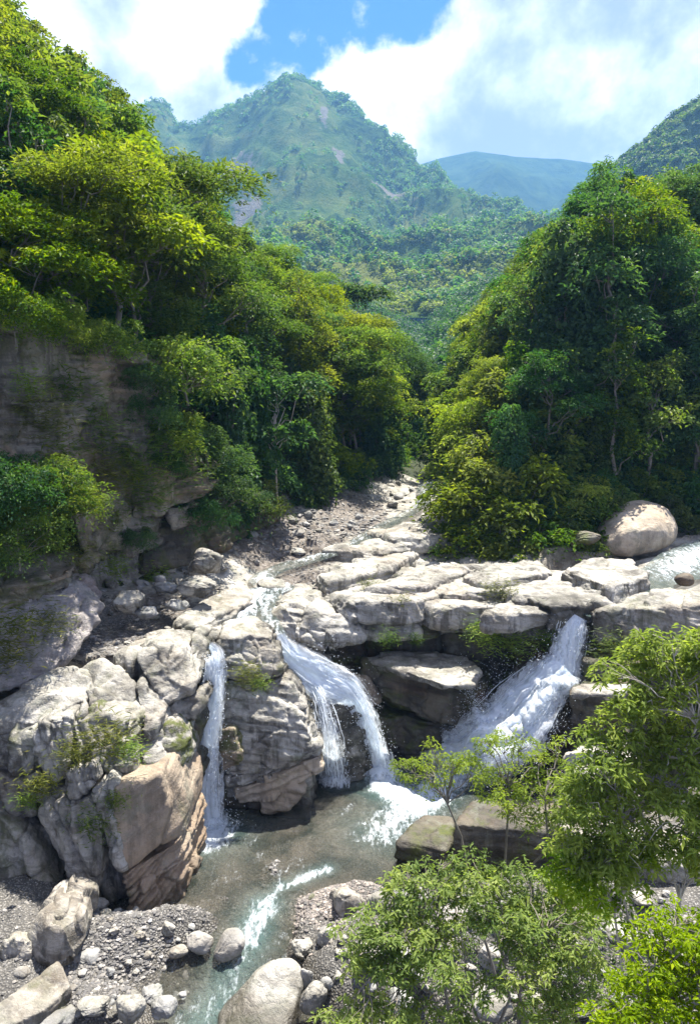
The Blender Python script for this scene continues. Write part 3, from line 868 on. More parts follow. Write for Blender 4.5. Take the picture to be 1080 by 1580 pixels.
rock_group('rock_ledge', 'overhanging sandstone ledge with dark hollow beside the curving waterfall', 'rock ledge', [
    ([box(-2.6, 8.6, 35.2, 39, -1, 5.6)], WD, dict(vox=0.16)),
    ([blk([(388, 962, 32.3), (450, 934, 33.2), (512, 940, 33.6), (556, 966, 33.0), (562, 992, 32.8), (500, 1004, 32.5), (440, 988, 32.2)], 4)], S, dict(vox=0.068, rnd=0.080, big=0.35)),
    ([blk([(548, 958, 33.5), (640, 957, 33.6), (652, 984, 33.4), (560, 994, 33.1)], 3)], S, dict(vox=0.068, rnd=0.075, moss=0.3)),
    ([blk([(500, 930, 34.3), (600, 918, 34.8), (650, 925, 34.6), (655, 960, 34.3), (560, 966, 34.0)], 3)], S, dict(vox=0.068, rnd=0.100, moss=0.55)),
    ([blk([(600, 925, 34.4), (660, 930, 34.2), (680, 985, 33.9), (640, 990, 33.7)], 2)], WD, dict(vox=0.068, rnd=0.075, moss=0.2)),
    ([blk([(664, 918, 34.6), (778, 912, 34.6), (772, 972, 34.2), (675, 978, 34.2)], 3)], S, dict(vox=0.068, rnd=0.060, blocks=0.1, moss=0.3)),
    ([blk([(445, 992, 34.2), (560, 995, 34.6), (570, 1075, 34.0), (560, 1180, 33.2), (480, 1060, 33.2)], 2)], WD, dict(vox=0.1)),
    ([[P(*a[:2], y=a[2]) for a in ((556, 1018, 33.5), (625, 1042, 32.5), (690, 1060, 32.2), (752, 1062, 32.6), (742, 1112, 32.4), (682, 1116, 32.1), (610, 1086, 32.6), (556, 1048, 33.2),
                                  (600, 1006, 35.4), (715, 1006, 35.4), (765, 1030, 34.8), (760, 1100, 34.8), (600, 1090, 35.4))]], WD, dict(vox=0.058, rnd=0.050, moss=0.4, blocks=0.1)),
    ([slab([(560, 1014, 0.05), (600, 1006), (712, 1006), (738, 1035), (730, 1052), (690, 1056), (628, 1038)], 4.35, 0.35, -0.05)], S, dict(vox=0.058, rnd=0.050, big=0.3, blocks=0.08, moss=0.1)),  # thin pale sheet painting the sunlit top of the dark slanted block
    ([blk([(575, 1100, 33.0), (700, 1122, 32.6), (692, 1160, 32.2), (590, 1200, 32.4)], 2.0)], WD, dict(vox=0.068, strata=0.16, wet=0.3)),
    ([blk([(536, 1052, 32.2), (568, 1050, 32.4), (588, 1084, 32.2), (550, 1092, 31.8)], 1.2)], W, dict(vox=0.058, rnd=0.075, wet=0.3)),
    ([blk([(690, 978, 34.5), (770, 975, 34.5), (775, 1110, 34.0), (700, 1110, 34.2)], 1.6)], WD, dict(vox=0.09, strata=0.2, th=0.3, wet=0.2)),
])

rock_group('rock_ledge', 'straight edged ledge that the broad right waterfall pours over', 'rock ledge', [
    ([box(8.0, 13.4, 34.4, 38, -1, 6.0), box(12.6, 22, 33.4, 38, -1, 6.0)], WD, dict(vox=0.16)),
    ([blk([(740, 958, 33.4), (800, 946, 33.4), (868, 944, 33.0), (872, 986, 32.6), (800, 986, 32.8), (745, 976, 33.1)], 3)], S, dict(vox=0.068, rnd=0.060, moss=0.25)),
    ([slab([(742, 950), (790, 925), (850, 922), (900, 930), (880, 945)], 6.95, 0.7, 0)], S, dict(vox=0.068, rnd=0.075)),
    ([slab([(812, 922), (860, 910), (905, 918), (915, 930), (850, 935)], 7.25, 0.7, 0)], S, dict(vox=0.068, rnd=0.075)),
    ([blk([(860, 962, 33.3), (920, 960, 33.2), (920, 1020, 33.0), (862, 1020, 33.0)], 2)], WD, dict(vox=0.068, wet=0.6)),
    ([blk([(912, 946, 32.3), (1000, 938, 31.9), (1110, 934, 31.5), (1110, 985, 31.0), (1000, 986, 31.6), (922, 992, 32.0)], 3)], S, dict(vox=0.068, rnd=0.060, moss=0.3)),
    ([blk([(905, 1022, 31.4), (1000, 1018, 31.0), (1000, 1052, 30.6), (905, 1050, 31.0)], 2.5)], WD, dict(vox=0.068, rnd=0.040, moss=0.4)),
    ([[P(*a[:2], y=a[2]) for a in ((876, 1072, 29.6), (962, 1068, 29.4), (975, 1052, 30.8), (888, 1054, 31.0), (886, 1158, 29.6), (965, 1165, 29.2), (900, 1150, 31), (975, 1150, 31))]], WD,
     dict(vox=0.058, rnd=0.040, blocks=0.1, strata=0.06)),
    ([slab([(876, 1071), (962, 1069), (972, 1054), (890, 1055)], 4.95, 0.2, 0)], S, dict(vox=0.06, rnd=0.040, blocks=0.04, big=0.05, strata=0.02, groove=0)),  # pale cap added as the lit top of the dark block
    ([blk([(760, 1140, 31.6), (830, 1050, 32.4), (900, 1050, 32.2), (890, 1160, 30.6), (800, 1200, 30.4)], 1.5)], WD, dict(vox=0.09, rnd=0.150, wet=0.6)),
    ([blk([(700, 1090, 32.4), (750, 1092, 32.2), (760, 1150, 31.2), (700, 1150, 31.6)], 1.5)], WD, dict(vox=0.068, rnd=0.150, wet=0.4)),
])

# ------------------------------------------------------------------ left cliff
cliffo = dict(vox=0.075, rnd=0.05, strata=0.14, groove=0.12, th=0.34, blocks=0.20, bscale=1.9, cracks=0.20, crest=0.14, scrape=0.20, moss=0.35, big=0.15, bedding=(0.05, -0.05, 1.0))
def CB(front, mat=CL, back=4.0, **k):
    o = dict(cliffo); o.update(k)
    return ([blk(front, back)], mat, o)
rock_group('rock_cliff', 'tall shaded brown cliff with layered blocks under the left forest', 'cliff', [
    CB([(-60, 480, 28.0), (60, 505, 30.8), (110, 525, 32.0), (105, 700, 31.8), (40, 720, 30.2), (-60, 700, 28.0)]),
    CB([(95, 520, 32.2), (160, 530, 33.6), (165, 640, 33.6), (150, 715, 33.2), (95, 705, 31.8)]),
    CB([(150, 535, 33.8), (225, 545, 35.6), (228, 680, 35.6), (150, 705, 33.4)], moss=0.3),
    CB([(75, 705, 31.0), (135, 695, 32.4), (195, 715, 33.9), (192, 850, 33.5), (134, 868, 32.0), (110, 780, 31.4)], bedding=(0.7, -0.2, 0.5)),
    CB([(195, 685, 34.4), (268, 698, 36.2), (262, 790, 36.0), (205, 802, 34.4)], bedding=(0.7, -0.2, 0.5), moss=0.5),
    CB([(192, 792, 34.3), (236, 790, 35.2), (230, 848, 34.9), (194, 856, 33.9)]),
    CB([(232, 690, 36.0), (300, 690, 38.0), (300, 740, 37.8), (250, 750, 36.2)], moss=0.7),
    CB([(252, 748, 36.0), (312, 732, 37.8), (314, 764, 37.5), (256, 786, 35.9)], moss=0.2, strata=0.2),
    CB([(260, 786, 36.4), (293, 778, 37.2), (294, 812, 36.9), (264, 818, 36.1)], moss=0.1),
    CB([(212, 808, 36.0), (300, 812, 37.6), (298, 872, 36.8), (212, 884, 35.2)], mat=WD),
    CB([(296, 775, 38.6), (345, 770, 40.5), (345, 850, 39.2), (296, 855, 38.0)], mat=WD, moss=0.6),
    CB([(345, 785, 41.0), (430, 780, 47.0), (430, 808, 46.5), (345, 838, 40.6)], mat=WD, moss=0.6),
    ([blk([(-60, 905, 26.4), (40, 895, 27.6), (105, 880, 29.2), (95, 915, 28.8), (30, 940, 27.2), (-60, 960, 26.0)], 4.0)], CL, dict(cliffo, moss=0.6)),
    ([[P(*a[:2], y=a[2]) for a in ((-60, 945, 26.0), (60, 905, 28.4), (128, 872, 31.2), (165, 925, 30.2), (150, 1000, 27.4), (95, 1045, 25.4), (-60, 1090, 23.8), (-60, 960, 30), (120, 880, 35))]], MU,
     dict(vox=0.09, rnd=0.25, strata=0.10, groove=0.06, th=0.2, blocks=0.3, bscale=0.7, cracks=0.1, big=0.6, fine=0.12, bedding=(0.3, -0.2, 1))),
])

# ------------------------------------------------------------------ boulders and stones
def unit_rock(name, seed, mat, npts=16, angular=0.5, vox=0.055):
    """a stone of unit half-size; angular 0 is river-rounded, 1 freshly broken"""
    r = np.random.default_rng(seed)
    d = r.normal(size=(npts, 3)); d /= np.linalg.norm(d, axis=1, keepdims=True)
    d *= 1.1 * (1 - (0.06 + 0.22 * angular) * r.random((npts, 1)))
    return rock_mesh(name, [[Vector(q) for q in d]], mat, vox=vox, rnd=0.13 - 0.09 * angular, seed=seed, strata=0.02 + 0.05 * angular, groove=0.0, th=0.3, blocks=0.26 * angular, bscale=0.75,
                     cracks=0.03 * angular, big=0.22 - 0.1 * angular, fine=0.02 + 0.02 * angular, crest=0.05 + 0.04 * angular, scrape=0.03 + 0.06 * angular, bedding=tuple(r.normal(size=3)))

UNIT = {}
def unit(kind, k, mat):
    key = (kind, k, mat.name)
    if key not in UNIT:
        UNIT[key] = unit_rock('stone', 100 + 7 * k + {'round': 0, 'mid': 25, 'angular': 50}[kind], mat, {'round': 60, 'mid': 26, 'angular': 15 + k}[kind], {'round': 0.0, 'mid': 0.45, 'angular': 0.9}[kind])
    return UNIT[key]

def boulder(name, px, py, w, h, zb, label, cat='boulder', kind='round', k=0, mat=None, rz=None, deep=0.85, group=None, tilt=0.0, sink=0.12):
    """a stone whose foot is seen at photo pixel (px, py) on height zb, w by h photo pixels"""
    p = P(px, py, z=zb)
    dep = p.y * math.cos(PITCH) + (CAMZ - p.z) * math.sin(PITCH)
    sx = 0.5 * w * dep / FPX
    sz = 0.5 * h * dep / FPX * 0.92
    sy = sx * deep
    o = obj(name, unit(kind, k, mat or GR), label=label, cat=cat, group=group)
    o.rotation_euler = (0, tilt, random.uniform(-0.4, 0.4) if rz is None else rz)
    o.scale = (sx, sy, sz)
    o.location = (p.x, p.y + sy * 0.9, p.z + sz * (1 - sink * 2) )
    return o

HUGE = [P(a, b, y=c) for a, b, c in ((926, 850, 42.0), (932, 820, 42.6), (958, 790, 43.2), (1000, 776, 43.6), (1034, 784, 43.6), (1050, 815, 43.2), (1046, 838, 42.6), (1010, 856, 41.8), (965, 862, 41.4))]
obj('boulder', rock_mesh('boulder', [HUGE + [q + Vector((0.1, 2.4, 0.0)) for q in HUGE] + [P(a, b, y=c) for a, b, c in ((960, 820, 41.2), (1010, 815, 41.3))]], M['tan'], vox=0.07, rnd=0.22, blocks=0.05, strata=0.02, groove=0.0, cracks=0.0, big=0.25, fine=0.04, crest=0.06, scrape=0.04, seed=78),
    label='huge rounded tan boulder at the foot of the right forest', cat='boulder')
boulder('boulder', 310, 892, 72, 56, 8.0, 'brown blocky boulder below the left cliff', kind='angular', k=2, mat=S)
boulder('boulder', 302, 926, 74, 40, 7.6, 'pale wedge boulder just in front of the brown boulder', kind='angular', k=3, mat=S)
boulder('boulder', 192, 950, 62, 44, 7.4, 'dark faced square boulder at the upper end of the pebble slope', kind='angular', k=4, mat=S)
boulder('boulder', 252, 921, 44, 26, 7.6, 'flat grey boulder left of the pale wedge boulder', kind='angular', k=5)
boulder('boulder', 246, 903, 24, 20, 7.8, 'small round grey boulder behind the flat boulder', k=0)
boulder('boulder', 272, 946, 44, 24, 7.2, 'sharp grey boulder on the edge of the left stream bank', kind='angular', k=6)
boulder('boulder', 225, 958, 44, 24, 7.1, 'low pale boulder beside the square boulder', kind='angular', k=1)
WHITE = [P(a, b, y=c) for a, b, c in ((40, 1468, 18.9), (46, 1440, 19.1), (62, 1412, 19.3), (78, 1398, 19.5), (106, 1396, 19.6), (131, 1412, 19.5), (134, 1442, 19.3), (118, 1468, 19.0), (96, 1490, 18.7), (60, 1494, 18.6))]
obj('boulder', rock_mesh('boulder', [WHITE + [q + Vector((-0.1, 1.3, 0.0)) for q in WHITE] + [P(88, 1440, y=18.75)]], S, vox=0.038, rnd=0.02, blocks=0.34, bscale=0.75, strata=0.04, groove=0.03, cracks=0.06, big=0.12, fine=0.03, crest=0.04, scrape=0.08, seed=79),
    label='large broken white boulder on the gravel below the outcrop', cat='boulder')
boulder('boulder', 306, 1480, 50, 38, 0.0, 'smooth oval grey boulder at the water edge', kind='mid', k=2)
boulder('boulder', 351, 1490, 62, 46, -0.1, 'long tilted pale boulder beside the white chute', kind='mid', k=3, tilt=-0.5, rz=0.5)
boulder('boulder', 259, 1450, 26, 28, 0.25, 'small tan boulder at the edge of the gravel bar', kind='mid', k=4, mat=S)
boulder('boulder', 272, 1484, 34, 20, 0.05, 'half sunk tan boulder left of the oval boulder', kind='mid', k=5, mat=S)
BIG = [P(a, b, y=c) for a, b, c in ((322, 1585, 17.9), (342, 1550, 18.3), (376, 1510, 18.5), (424, 1476, 18.8), (452, 1474, 18.9), (466, 1490, 18.8), (468, 1530, 18.1), (446, 1580, 17.3), (400, 1600, 17.0), (350, 1605, 17.1))]
obj('boulder', rock_mesh('boulder', [BIG + [q + Vector((0.1, 0.7, -0.9)) for q in BIG] + [Vector((q.x, q.y, -0.8)) for q in BIG]], S, vox=0.045, rnd=0.09, blocks=0.06, strata=0.02, groove=0.0, cracks=0.02, big=0.2, fine=0.03, crest=0.06, scrape=0.05, seed=77),
    label='biggest smooth grey green boulder beside the lower stream', cat='boulder')
boulder('boulder', 198, 1590, 54, 56, 0.2, 'squat mossy boulder at the water edge near the bottom', kind='mid', k=7, mat=S)
boulder('boulder', 250, 1582, 54, 36, 0.0, 'pale pitted boulder standing in the shallow water', kind='mid', k=8, tilt=-0.3)
boulder('boulder', 281, 1543, 17, 10, -0.25, 'small white stone in the shallow water', k=0)
boulder('boulder', 137, 1576, 58, 26, 0.4, 'oblong cream boulder lying on the gravel', kind='mid', k=1, mat=S)
boulder('boulder', 466, 1486, 46, 28, 0.1, 'square tan boulder below the pink gravel bar', kind='angular', k=0, mat=S)
boulder('boulder', 503, 1470, 38, 40, 0.2, 'grey block right of the square tan boulder', kind='angular', k=8)
boulder('boulder', 472, 1535, 26, 50, -0.1, 'upright grey boulder wedged behind the biggest boulder', kind='mid', k=4)
boulder('boulder', 482, 1572, 48, 56, 0.0, 'olive stained boulder right of the biggest boulder', kind='mid', k=5, mat=S)
boulder('boulder', 503, 1535, 26, 30, 0.15, 'small rounded boulder under the shrub edge', k=6)
boulder('boulder', 612, 1582, 62, 50, 0.5, 'broken white boulder under the front shrubs', kind='angular', k=2)
boulder('boulder', 706, 1452, 70, 52, 0.8, 'white topped boulder seen through the front shrubs', kind='angular', k=3)
boulder('boulder', 765, 1592, 80, 46, 1.2, 'smooth tan boulder at the bottom edge under the shrubs', k=8, mat=S)
boulder('boulder', 640, 1530, 60, 40, 0.6, 'grey boulder in the shade of the front shrubs', kind='angular', k=5)
boulder('boulder', 690, 1400, 46, 34, 0.6, 'dark wedge boulder among the front shrubs', kind='angular', k=6)
boulder('boulder', 580, 1500, 50, 40, 0.4, 'tan boulder at the left foot of the front shrubs', kind='angular', k=4, mat=S)
boulder('boulder', 20, 1500, 60, 60, 0.6, 'cream boulder at the left edge beside the white boulder', kind='angular', k=8, mat=S)
boulder('boulder', 28, 1520, 34, 26, 0.6, 'round pale cobble left of the flat slab', k=7)
boulder('boulder', 88, 1118, 16, 10, 6.3, 'grey stone lying on top of the left outcrop', kind='angular', k=1)
boulder('boulder', 150, 1412, 34, 24, 0.2, 'grey stone leaning on the foot of the outcrop', kind='angular', k=4)
boulder('boulder', 132, 1400, 30, 20, 0.3, 'small block at the foot of the dark cleft', kind='angular', k=0)
boulder('boulder', 1062, 908, 40, 30, 7.3, 'dark wet boulder in the rapids near the right edge', k=3, mat=WD)
boulder('boulder', 905, 845, 60, 30, 8.3, 'shaded boulder left of the huge boulder', kind='angular', k=2, mat=WD)

def flat_rock(name, outline, z, mat, label, thick=0.7, grow=0.12, cat='rock slab', group=None, **k):
    opt = dict(vox=0.06, rnd=0.07, blocks=0.10, strata=0.06, cracks=0.07, big=0.3)
    opt.update(k)
    me = rock_mesh(name, [slab(outline, z, thick, grow)], mat, **opt)
    return obj(name, me, label=label, cat=cat, group=group)

flat_rock('rock_slab', [(-20, 1560, 0.15), (90, 1480, 0.3), (112, 1520, 0.1), (70, 1560), (-20, 1600)], 0.75, S, 'long flat pale slab at the bottom left corner', 0.5, 0.03, vox=0.042, rnd=0.025, blocks=0.05, crest=0.06, big=0.1)
flat_rock('rock_slab', [(40, 1590), (112, 1545), (120, 1552), (60, 1610)], 0.5, GR, 'thin grey slab along the front of the long pale slab', 0.3, 0.05)
flat_rock('rock_slab', [(108, 1482), (172, 1440), (176, 1450), (118, 1496)], 0.45, GR, 'narrow white slab lying on the gravel', 0.25, 0.02)
flat_rock('rock_slab', [(612, 1300), (652, 1256), (698, 1262), (690, 1312)], 0.85, WD, 'wedge shaped slab with green algae beside the rapids', 1.4, 0.05, moss=0.5, blocks=0.04)
flat_rock('rock_slab', [(697, 1270, 0.1), (730, 1236), (860, 1238), (880, 1282)], 1.85, WD, 'thick damp block with olive top and black front below the rapids', 2.3, 0.0, rnd=0.08, blocks=0.05, bedding=(0, 0, 1))
flat_rock('rock_slab', [(872, 1286), (862, 1262), (1000, 1270), (1120, 1310), (1110, 1350), (980, 1325)], 2.0, S, 'long dark fronted slab behind the right hand shrubs', 2.0, 0.0, rnd=0.08)
flat_rock('rock_slab', [(925, 1388), (1000, 1392), (1120, 1440), (1120, 1500), (1020, 1470), (940, 1440)], 1.0, S, 'smooth sandy slab among the right hand shrubs', 0.6, 0.05, blocks=0.03, strata=0.02, cracks=0.02, big=0.12)
flat_rock('rock_slab', [(868, 1168), (902, 1142), (965, 1140), (985, 1170), (940, 1196), (880, 1192)], 2.4, S, 'white topped rock between the right waterfall and the shrubs', 2.4, 0.1)
# whale-back slabs on the bed above the falls
for i, (ol, z, lab) in enumerate((
    ([(488, 886), (530, 868), (600, 850), (645, 852), (600, 876), (510, 896)], 7.75, 'long pale slab in the middle of the upper river bed'),
    ([(560, 905), (640, 882), (700, 868), (725, 880), (650, 905)], 7.6, 'slanting pale slab below the bank shrubs'),
    ([(505, 918), (560, 900), (650, 898), (690, 915), (640, 930), (540, 930)], 7.2, 'low slab on the brink of the overhanging ledge'),
    ([(768, 900), (830, 884), (900, 886), (955, 908), (940, 928), (860, 916), (800, 922)], 7.4, 'long bright slab with shaded front right of centre'),
    ([(868, 880), (910, 862), (975, 864), (1000, 888), (945, 905)], 8.0, 'hump backed slab below the huge boulder'),
    ([(715, 890), (770, 868), (830, 866), (850, 882), (760, 900)], 7.75, 'broad slab at the foot of the bank shrubs'),
    ([(500, 846), (560, 828), (640, 820), (660, 834), (570, 850)], 8.15, 'grey slab across the upper stream'),
    ([(560, 820), (620, 806), (700, 812), (690, 826), (610, 830)], 8.5, 'furthest pale slab below the river bend'),
    ([(268, 958), (318, 925), (368, 906), (392, 915), (370, 935), (300, 968)], 7.25, 'long cream slab along the left stream'),
    ([(176, 1004), (240, 975), (286, 966), (300, 980), (246, 1000), (200, 1018)], 7.0, 'cracked slab behind the left outcrop'),
    ([(262, 990), (300, 966), (350, 960), (345, 976), (300, 998)], 6.85, 'low slab beside the brink of the narrow waterfall'),
    ([(395, 900), (412, 893), (440, 896), (440, 903), (410, 906)], 7.35, 'small dark slab splitting the left stream'),
    ([(1000, 912), (1050, 900), (1110, 905), (1110, 930), (1020, 930)], 7.1, 'bright shelf at the right edge above the ledge'),
    ([(640, 930), (700, 915), (780, 918), (770, 935), (680, 940)], 6.95, 'pale slab above the shaded wall in the middle'),
    ([(690, 910), (760, 896), (800, 905), (760, 918)], 7.1, 'mossy slab between two bright slabs'),
)):
    flat_rock('rock_slab', ol, z - 0.12, S, lab, 0.9, 0.10 + 0.02 * (i % 4), rnd=0.10, seed=200 + i * 5, moss=0.25 if 'mossy' in lab else 0.0, group='slabs of the upper river bed')

def scatter_stones(n, zone, sizes, label, group, mats, cat='stone', kindp=0.7, lift=0.2):
    """loose stones on a zone of the photo, each an object sharing a few meshes"""
    px0, px1, py0, py1, zg = zone
    k = 0
    placed = []
    tries = 0
    while k < n and tries < n * 30:
        tries += 1
        px, py = random.uniform(px0, px1), random.uniform(py0, py1)
        q = P(px, py, z=zg)
        z = gh(q.x, q.y)
        q = P(px, py, z=z)
        z = gh(q.x, q.y)
        if hill_depth(np.array([q.x]), np.array([q.y]))[0] > 0.4 or q.z > CAMZ - 3:
            continue
        s = sizes[0] + (sizes[1] - sizes[0]) * random.random() ** 2.2
        if any((q.x - a) ** 2 + (q.y - b) ** 2 < (s + c) ** 2 * 0.8 for a, b, c in placed):
            continue
        placed.append((q.x, q.y, s))
        shp, mt = ('angular' if random.random() < kindp else 'mid'), random.choice(mats)
        big = s > sizes[0] + 0.45 * (sizes[1] - sizes[0])
        lab = ('large ' if big else 'small ') + ('sharp edged ' if shp == 'angular' else 'rounded ') + ('cream ' if mt is S else 'grey ') + label
        o = obj('stone', unit(shp, random.randrange(5), mt), label=lab, cat=cat, group=group)
        o.scale = (s * random.uniform(0.8, 1.3), s * random.uniform(0.7, 1.0), s * random.uniform(0.45, 0.8))
        o.rotation_euler = (random.uniform(-0.3, 0.3), random.uniform(-0.3, 0.3), random.uniform(0, 6.3))
        o.location = (q.x, q.y, z + s * lift)
        k += 1
scatter_stones(46, (150, 345, 868, 985, 7.6), (0.14, 0.62), 'stone in the heap below the left cliff', 'stones below the left cliff', [GR, S, S])
scatter_stones(70, (370, 620, 775, 850, 8.4), (0.14, 0.55), 'stone on the bar beside the upper stream', 'stones beside the upper stream', [GR, S])
scatter_stones(44, (110, 300, 1405, 1580, 0.2), (0.06, 0.22), 'stone on the dark gravel bar below the outcrop', 'stones on the lower left gravel bar', [GR, S])
scatter_stones(26, (440, 565, 1350, 1470, 0.2), (0.05, 0.13), 'stone on the pink gravel bar by the white chute', 'stones on the middle gravel bar', [GR, S])
scatter_stones(60, (520, 1080, 1380, 1580, 0.8), (0.15, 0.7), 'stone lying under the front shrubs', 'stones under the front shrubs', [GR, S, S])
scatter_stones(26, (600, 700, 742, 800, 9.3), (0.15, 0.5), 'stone near the river bend', 'stones near the river bend', [GR, S])

ICO_V = None
def ico():
    global ICO_V
    if ICO_V is None:
        bm = bmesh.new()
        bmesh.ops.create_icosphere(bm, subdivisions=1, radius=1)
        ICO_V = (np.array([v.co[:] for v in bm.verts]), np.array([[v.index for v in f.verts] for f in bm.faces]))
        bm.free()
    return ICO_V

def pebbles(name, pos, size, mat, label):
    v0, f0 = ico()
    n = len(pos)
    r = RNG.random((n, len(v0), 1)) * 0.5 + 0.7
    sc = size[:, None, None] * (0.6 + 0.8 * RNG.random((n, 1, 3))) * np.array([1.15, 0.9, 0.45])
    v = v0[None] * r * sc
    a = RNG.random(n) * 6.28
    c, s = np.cos(a)[:, None], np.sin(a)[:, None]
    v = np.stack([v[..., 0] * c - v[..., 1] * s, v[..., 0] * s + v[..., 1] * c, v[..., 2]], -1) + pos[:, None]
    f = (f0[None] + (np.arange(n) * len(v0))[:, None, None]).reshape(-1, 3)
    tint = np.repeat(RNG.random(n), len(v0))
    return obj(name, mesh_np(name, v.reshape(-1, 3), f, mat, False, {'tint': tint}), label=label, cat='gravel', kind='stuff')

def pebble_material(name='pebbles', k=1.0, tint=(1, 1, 1)):
    m, N = new_mat(name)
    t = attr(N, 'tint')
    c = N.ramp(t, [(0.0, (0.06, 0.058, 0.056)), (0.5, (0.125, 0.12, 0.115)), (0.85, (0.22, 0.20, 0.175)), (1.0, (0.40, 0.38, 0.35))])
    c = N.vmath('MULTIPLY', c, tuple(k * q for q in tint))
    b = N.new('ShaderNodeBsdfPrincipled')
    g = N.new('ShaderNodeNewGeometry')
    N.l.new(N.mix(N.math('MULTIPLY', N.noise(g.outputs['Position'], 12, 3), 0.4), c, (0.16, 0.15, 0.14)), b.inputs['Base Color'])
    b.inputs['Roughness'].default_value = 0.85
    finish(N, b.outputs[0])
    return m
M['pebble'] = pebble_material()
M['pebble_pink'] = pebble_material('pink_pebbles', 1.35, (1.08, 0.98, 0.92))

def pebble_field(name, n, cx, cy, z, rx, ry, sizes, label, zmin=-9, mat='pebble'):
    c = P(cx, cy, z=z)
    x = c.x + RNG.normal(size=n) * rx; y = c.y + RNG.normal(size=n) * ry
    h = ground_h(x, y)
    k = h > zmin
    pos = np.stack([x, y, h], 1)[k]
    s = sizes[0] + (sizes[1] - sizes[0]) * RNG.random(len(pos)) ** 5
    pebbles(name, pos, s, M[mat], label)
pebble_field('gravel', 10000, 190, 1480, 0.1, 1.5, 1.3, (0.014, 0.085), 'dark shale gravel on the lower left bar', -0.12)
pebble_field('gravel', 6000, 500, 1400, 0.1, 0.85, 0.8, (0.013, 0.08), 'pinkish gravel on the bar right of the chute', -0.12, 'pebble_pink')
pebble_field('gravel', 3200, 400, 1345, 0, 1.7, 1.1, (0.015, 0.09), 'gravel in the shallows of the pool', -0.3)
pebble_field('gravel', 1500, 190, 965, 7.3, 1.5, 1.0, (0.04, 0.14), 'broken scree beside the left outcrop')
pebble_field('gravel', 1200, 465, 890, 7.3, 0.9, 1.8, (0.03, 0.12), 'grey gravel patch beside the left stream')
pebble_field('gravel', 3000, 520, 805, 8.6, 3.0, 5.0, (0.05, 0.22), 'rubble of the upper stream bank')

# ------------------------------------------------------------------ water
def spline(pts, n):
    q = np.array([tuple(p) for p in pts])
    t = np.linspace(0, len(q) - 1, n)
    i = np.clip(np.floor(t).astype(int), 0, len(q) - 2)
    f = (t - i)[:, None]
    g = lambda k: q[np.clip(i + k, 0, len(q) - 1)]
    p0, p1, p2, p3 = g(-1), g(0), g(1), g(2)
    return 0.5 * (2 * p1 + (p2 - p0) * f + (2 * p0 - 5 * p1 + 4 * p2 - p3) * f * f + (3 * p1 - p0 - 3 * p2 + p3) * f ** 3)

def water_material():
    m, N = new_mat('river_water')
    g = N.new('ShaderNodeNewGeometry')
    pos = g.outputs['Position']
    foam, teal = attr(N, 'foam'), attr(N, 'teal')  # foam: white water, plus glints painted on the calm pool
    fl = N.noise(N.mapping(pos, (1.5, 0.5, 1.0), (0, 0, -0.55)), 2.8, 8, 0.7, 0.9)
    fine = N.noise(N.mapping(pos, (1.0, 0.6, 1.0), (0, 0, -0.55)), 11, 6, 0.72, 0.6)
    v = N.math('ADD', foam, N.math('MULTIPLY', N.math('SUBTRACT', N.math('ADD', N.math('MULTIPLY', fl, 0.65), N.math('MULTIPLY', fine, 0.35)), 0.5), 2.9))
    k = N.smooth(v, 0.42, 1.10)
    wn = N.noise(pos, 0.8, 5, 0.6, 0.5)
    body = N.mix(teal, N.ramp(wn, [(0.35, (0.040, 0.050, 0.040)), (0.5, (0.095, 0.092, 0.070)), (0.65, (0.165, 0.15, 0.118))]), (0.16, 0.28, 0.27))
    b = N.new('ShaderNodeBsdfPrincipled')
    N.l.new(body, b.inputs['Base Color'])
    b.inputs['Roughness'].default_value = 0.07
    b.inputs['IOR'].default_value = 1.33
    N.set(b.inputs['Alpha'], N.math('ADD', 0.50, N.math('MULTIPLY', teal, 0.35)))
    h = N.math('ADD', N.math('MULTIPLY', N.noise(N.mapping(pos, (1.5, 1.0, 1.0), (0, 0, 0.6)), 4.5, 4, 0.6, 0.5), 1.0), N.math('MULTIPLY', fine, 0.4))
    N.l.new(N.bump(h, 1.0, 0.22), b.inputs['Normal'])
    b.inputs['Specular IOR Level'].default_value = 0.7
    f = N.new('ShaderNodeBsdfPrincipled')
    f.inputs['Base Color'].default_value = (0.55, 0.60, 0.64, 1)
    f.inputs['Roughness'].default_value = 0.6
    N.l.new(N.bump(fine, 0.6, 0.1), f.inputs['Normal'])
    mx = N.new('ShaderNodeMixShader')
    N.l.new(k, mx.inputs[0]); N.l.new(b.outputs[0], mx.inputs[1]); N.l.new(f.outputs[0], mx.inputs[2])
    finish(N, mx.outputs[0])
    return m
M['water'] = water_material()

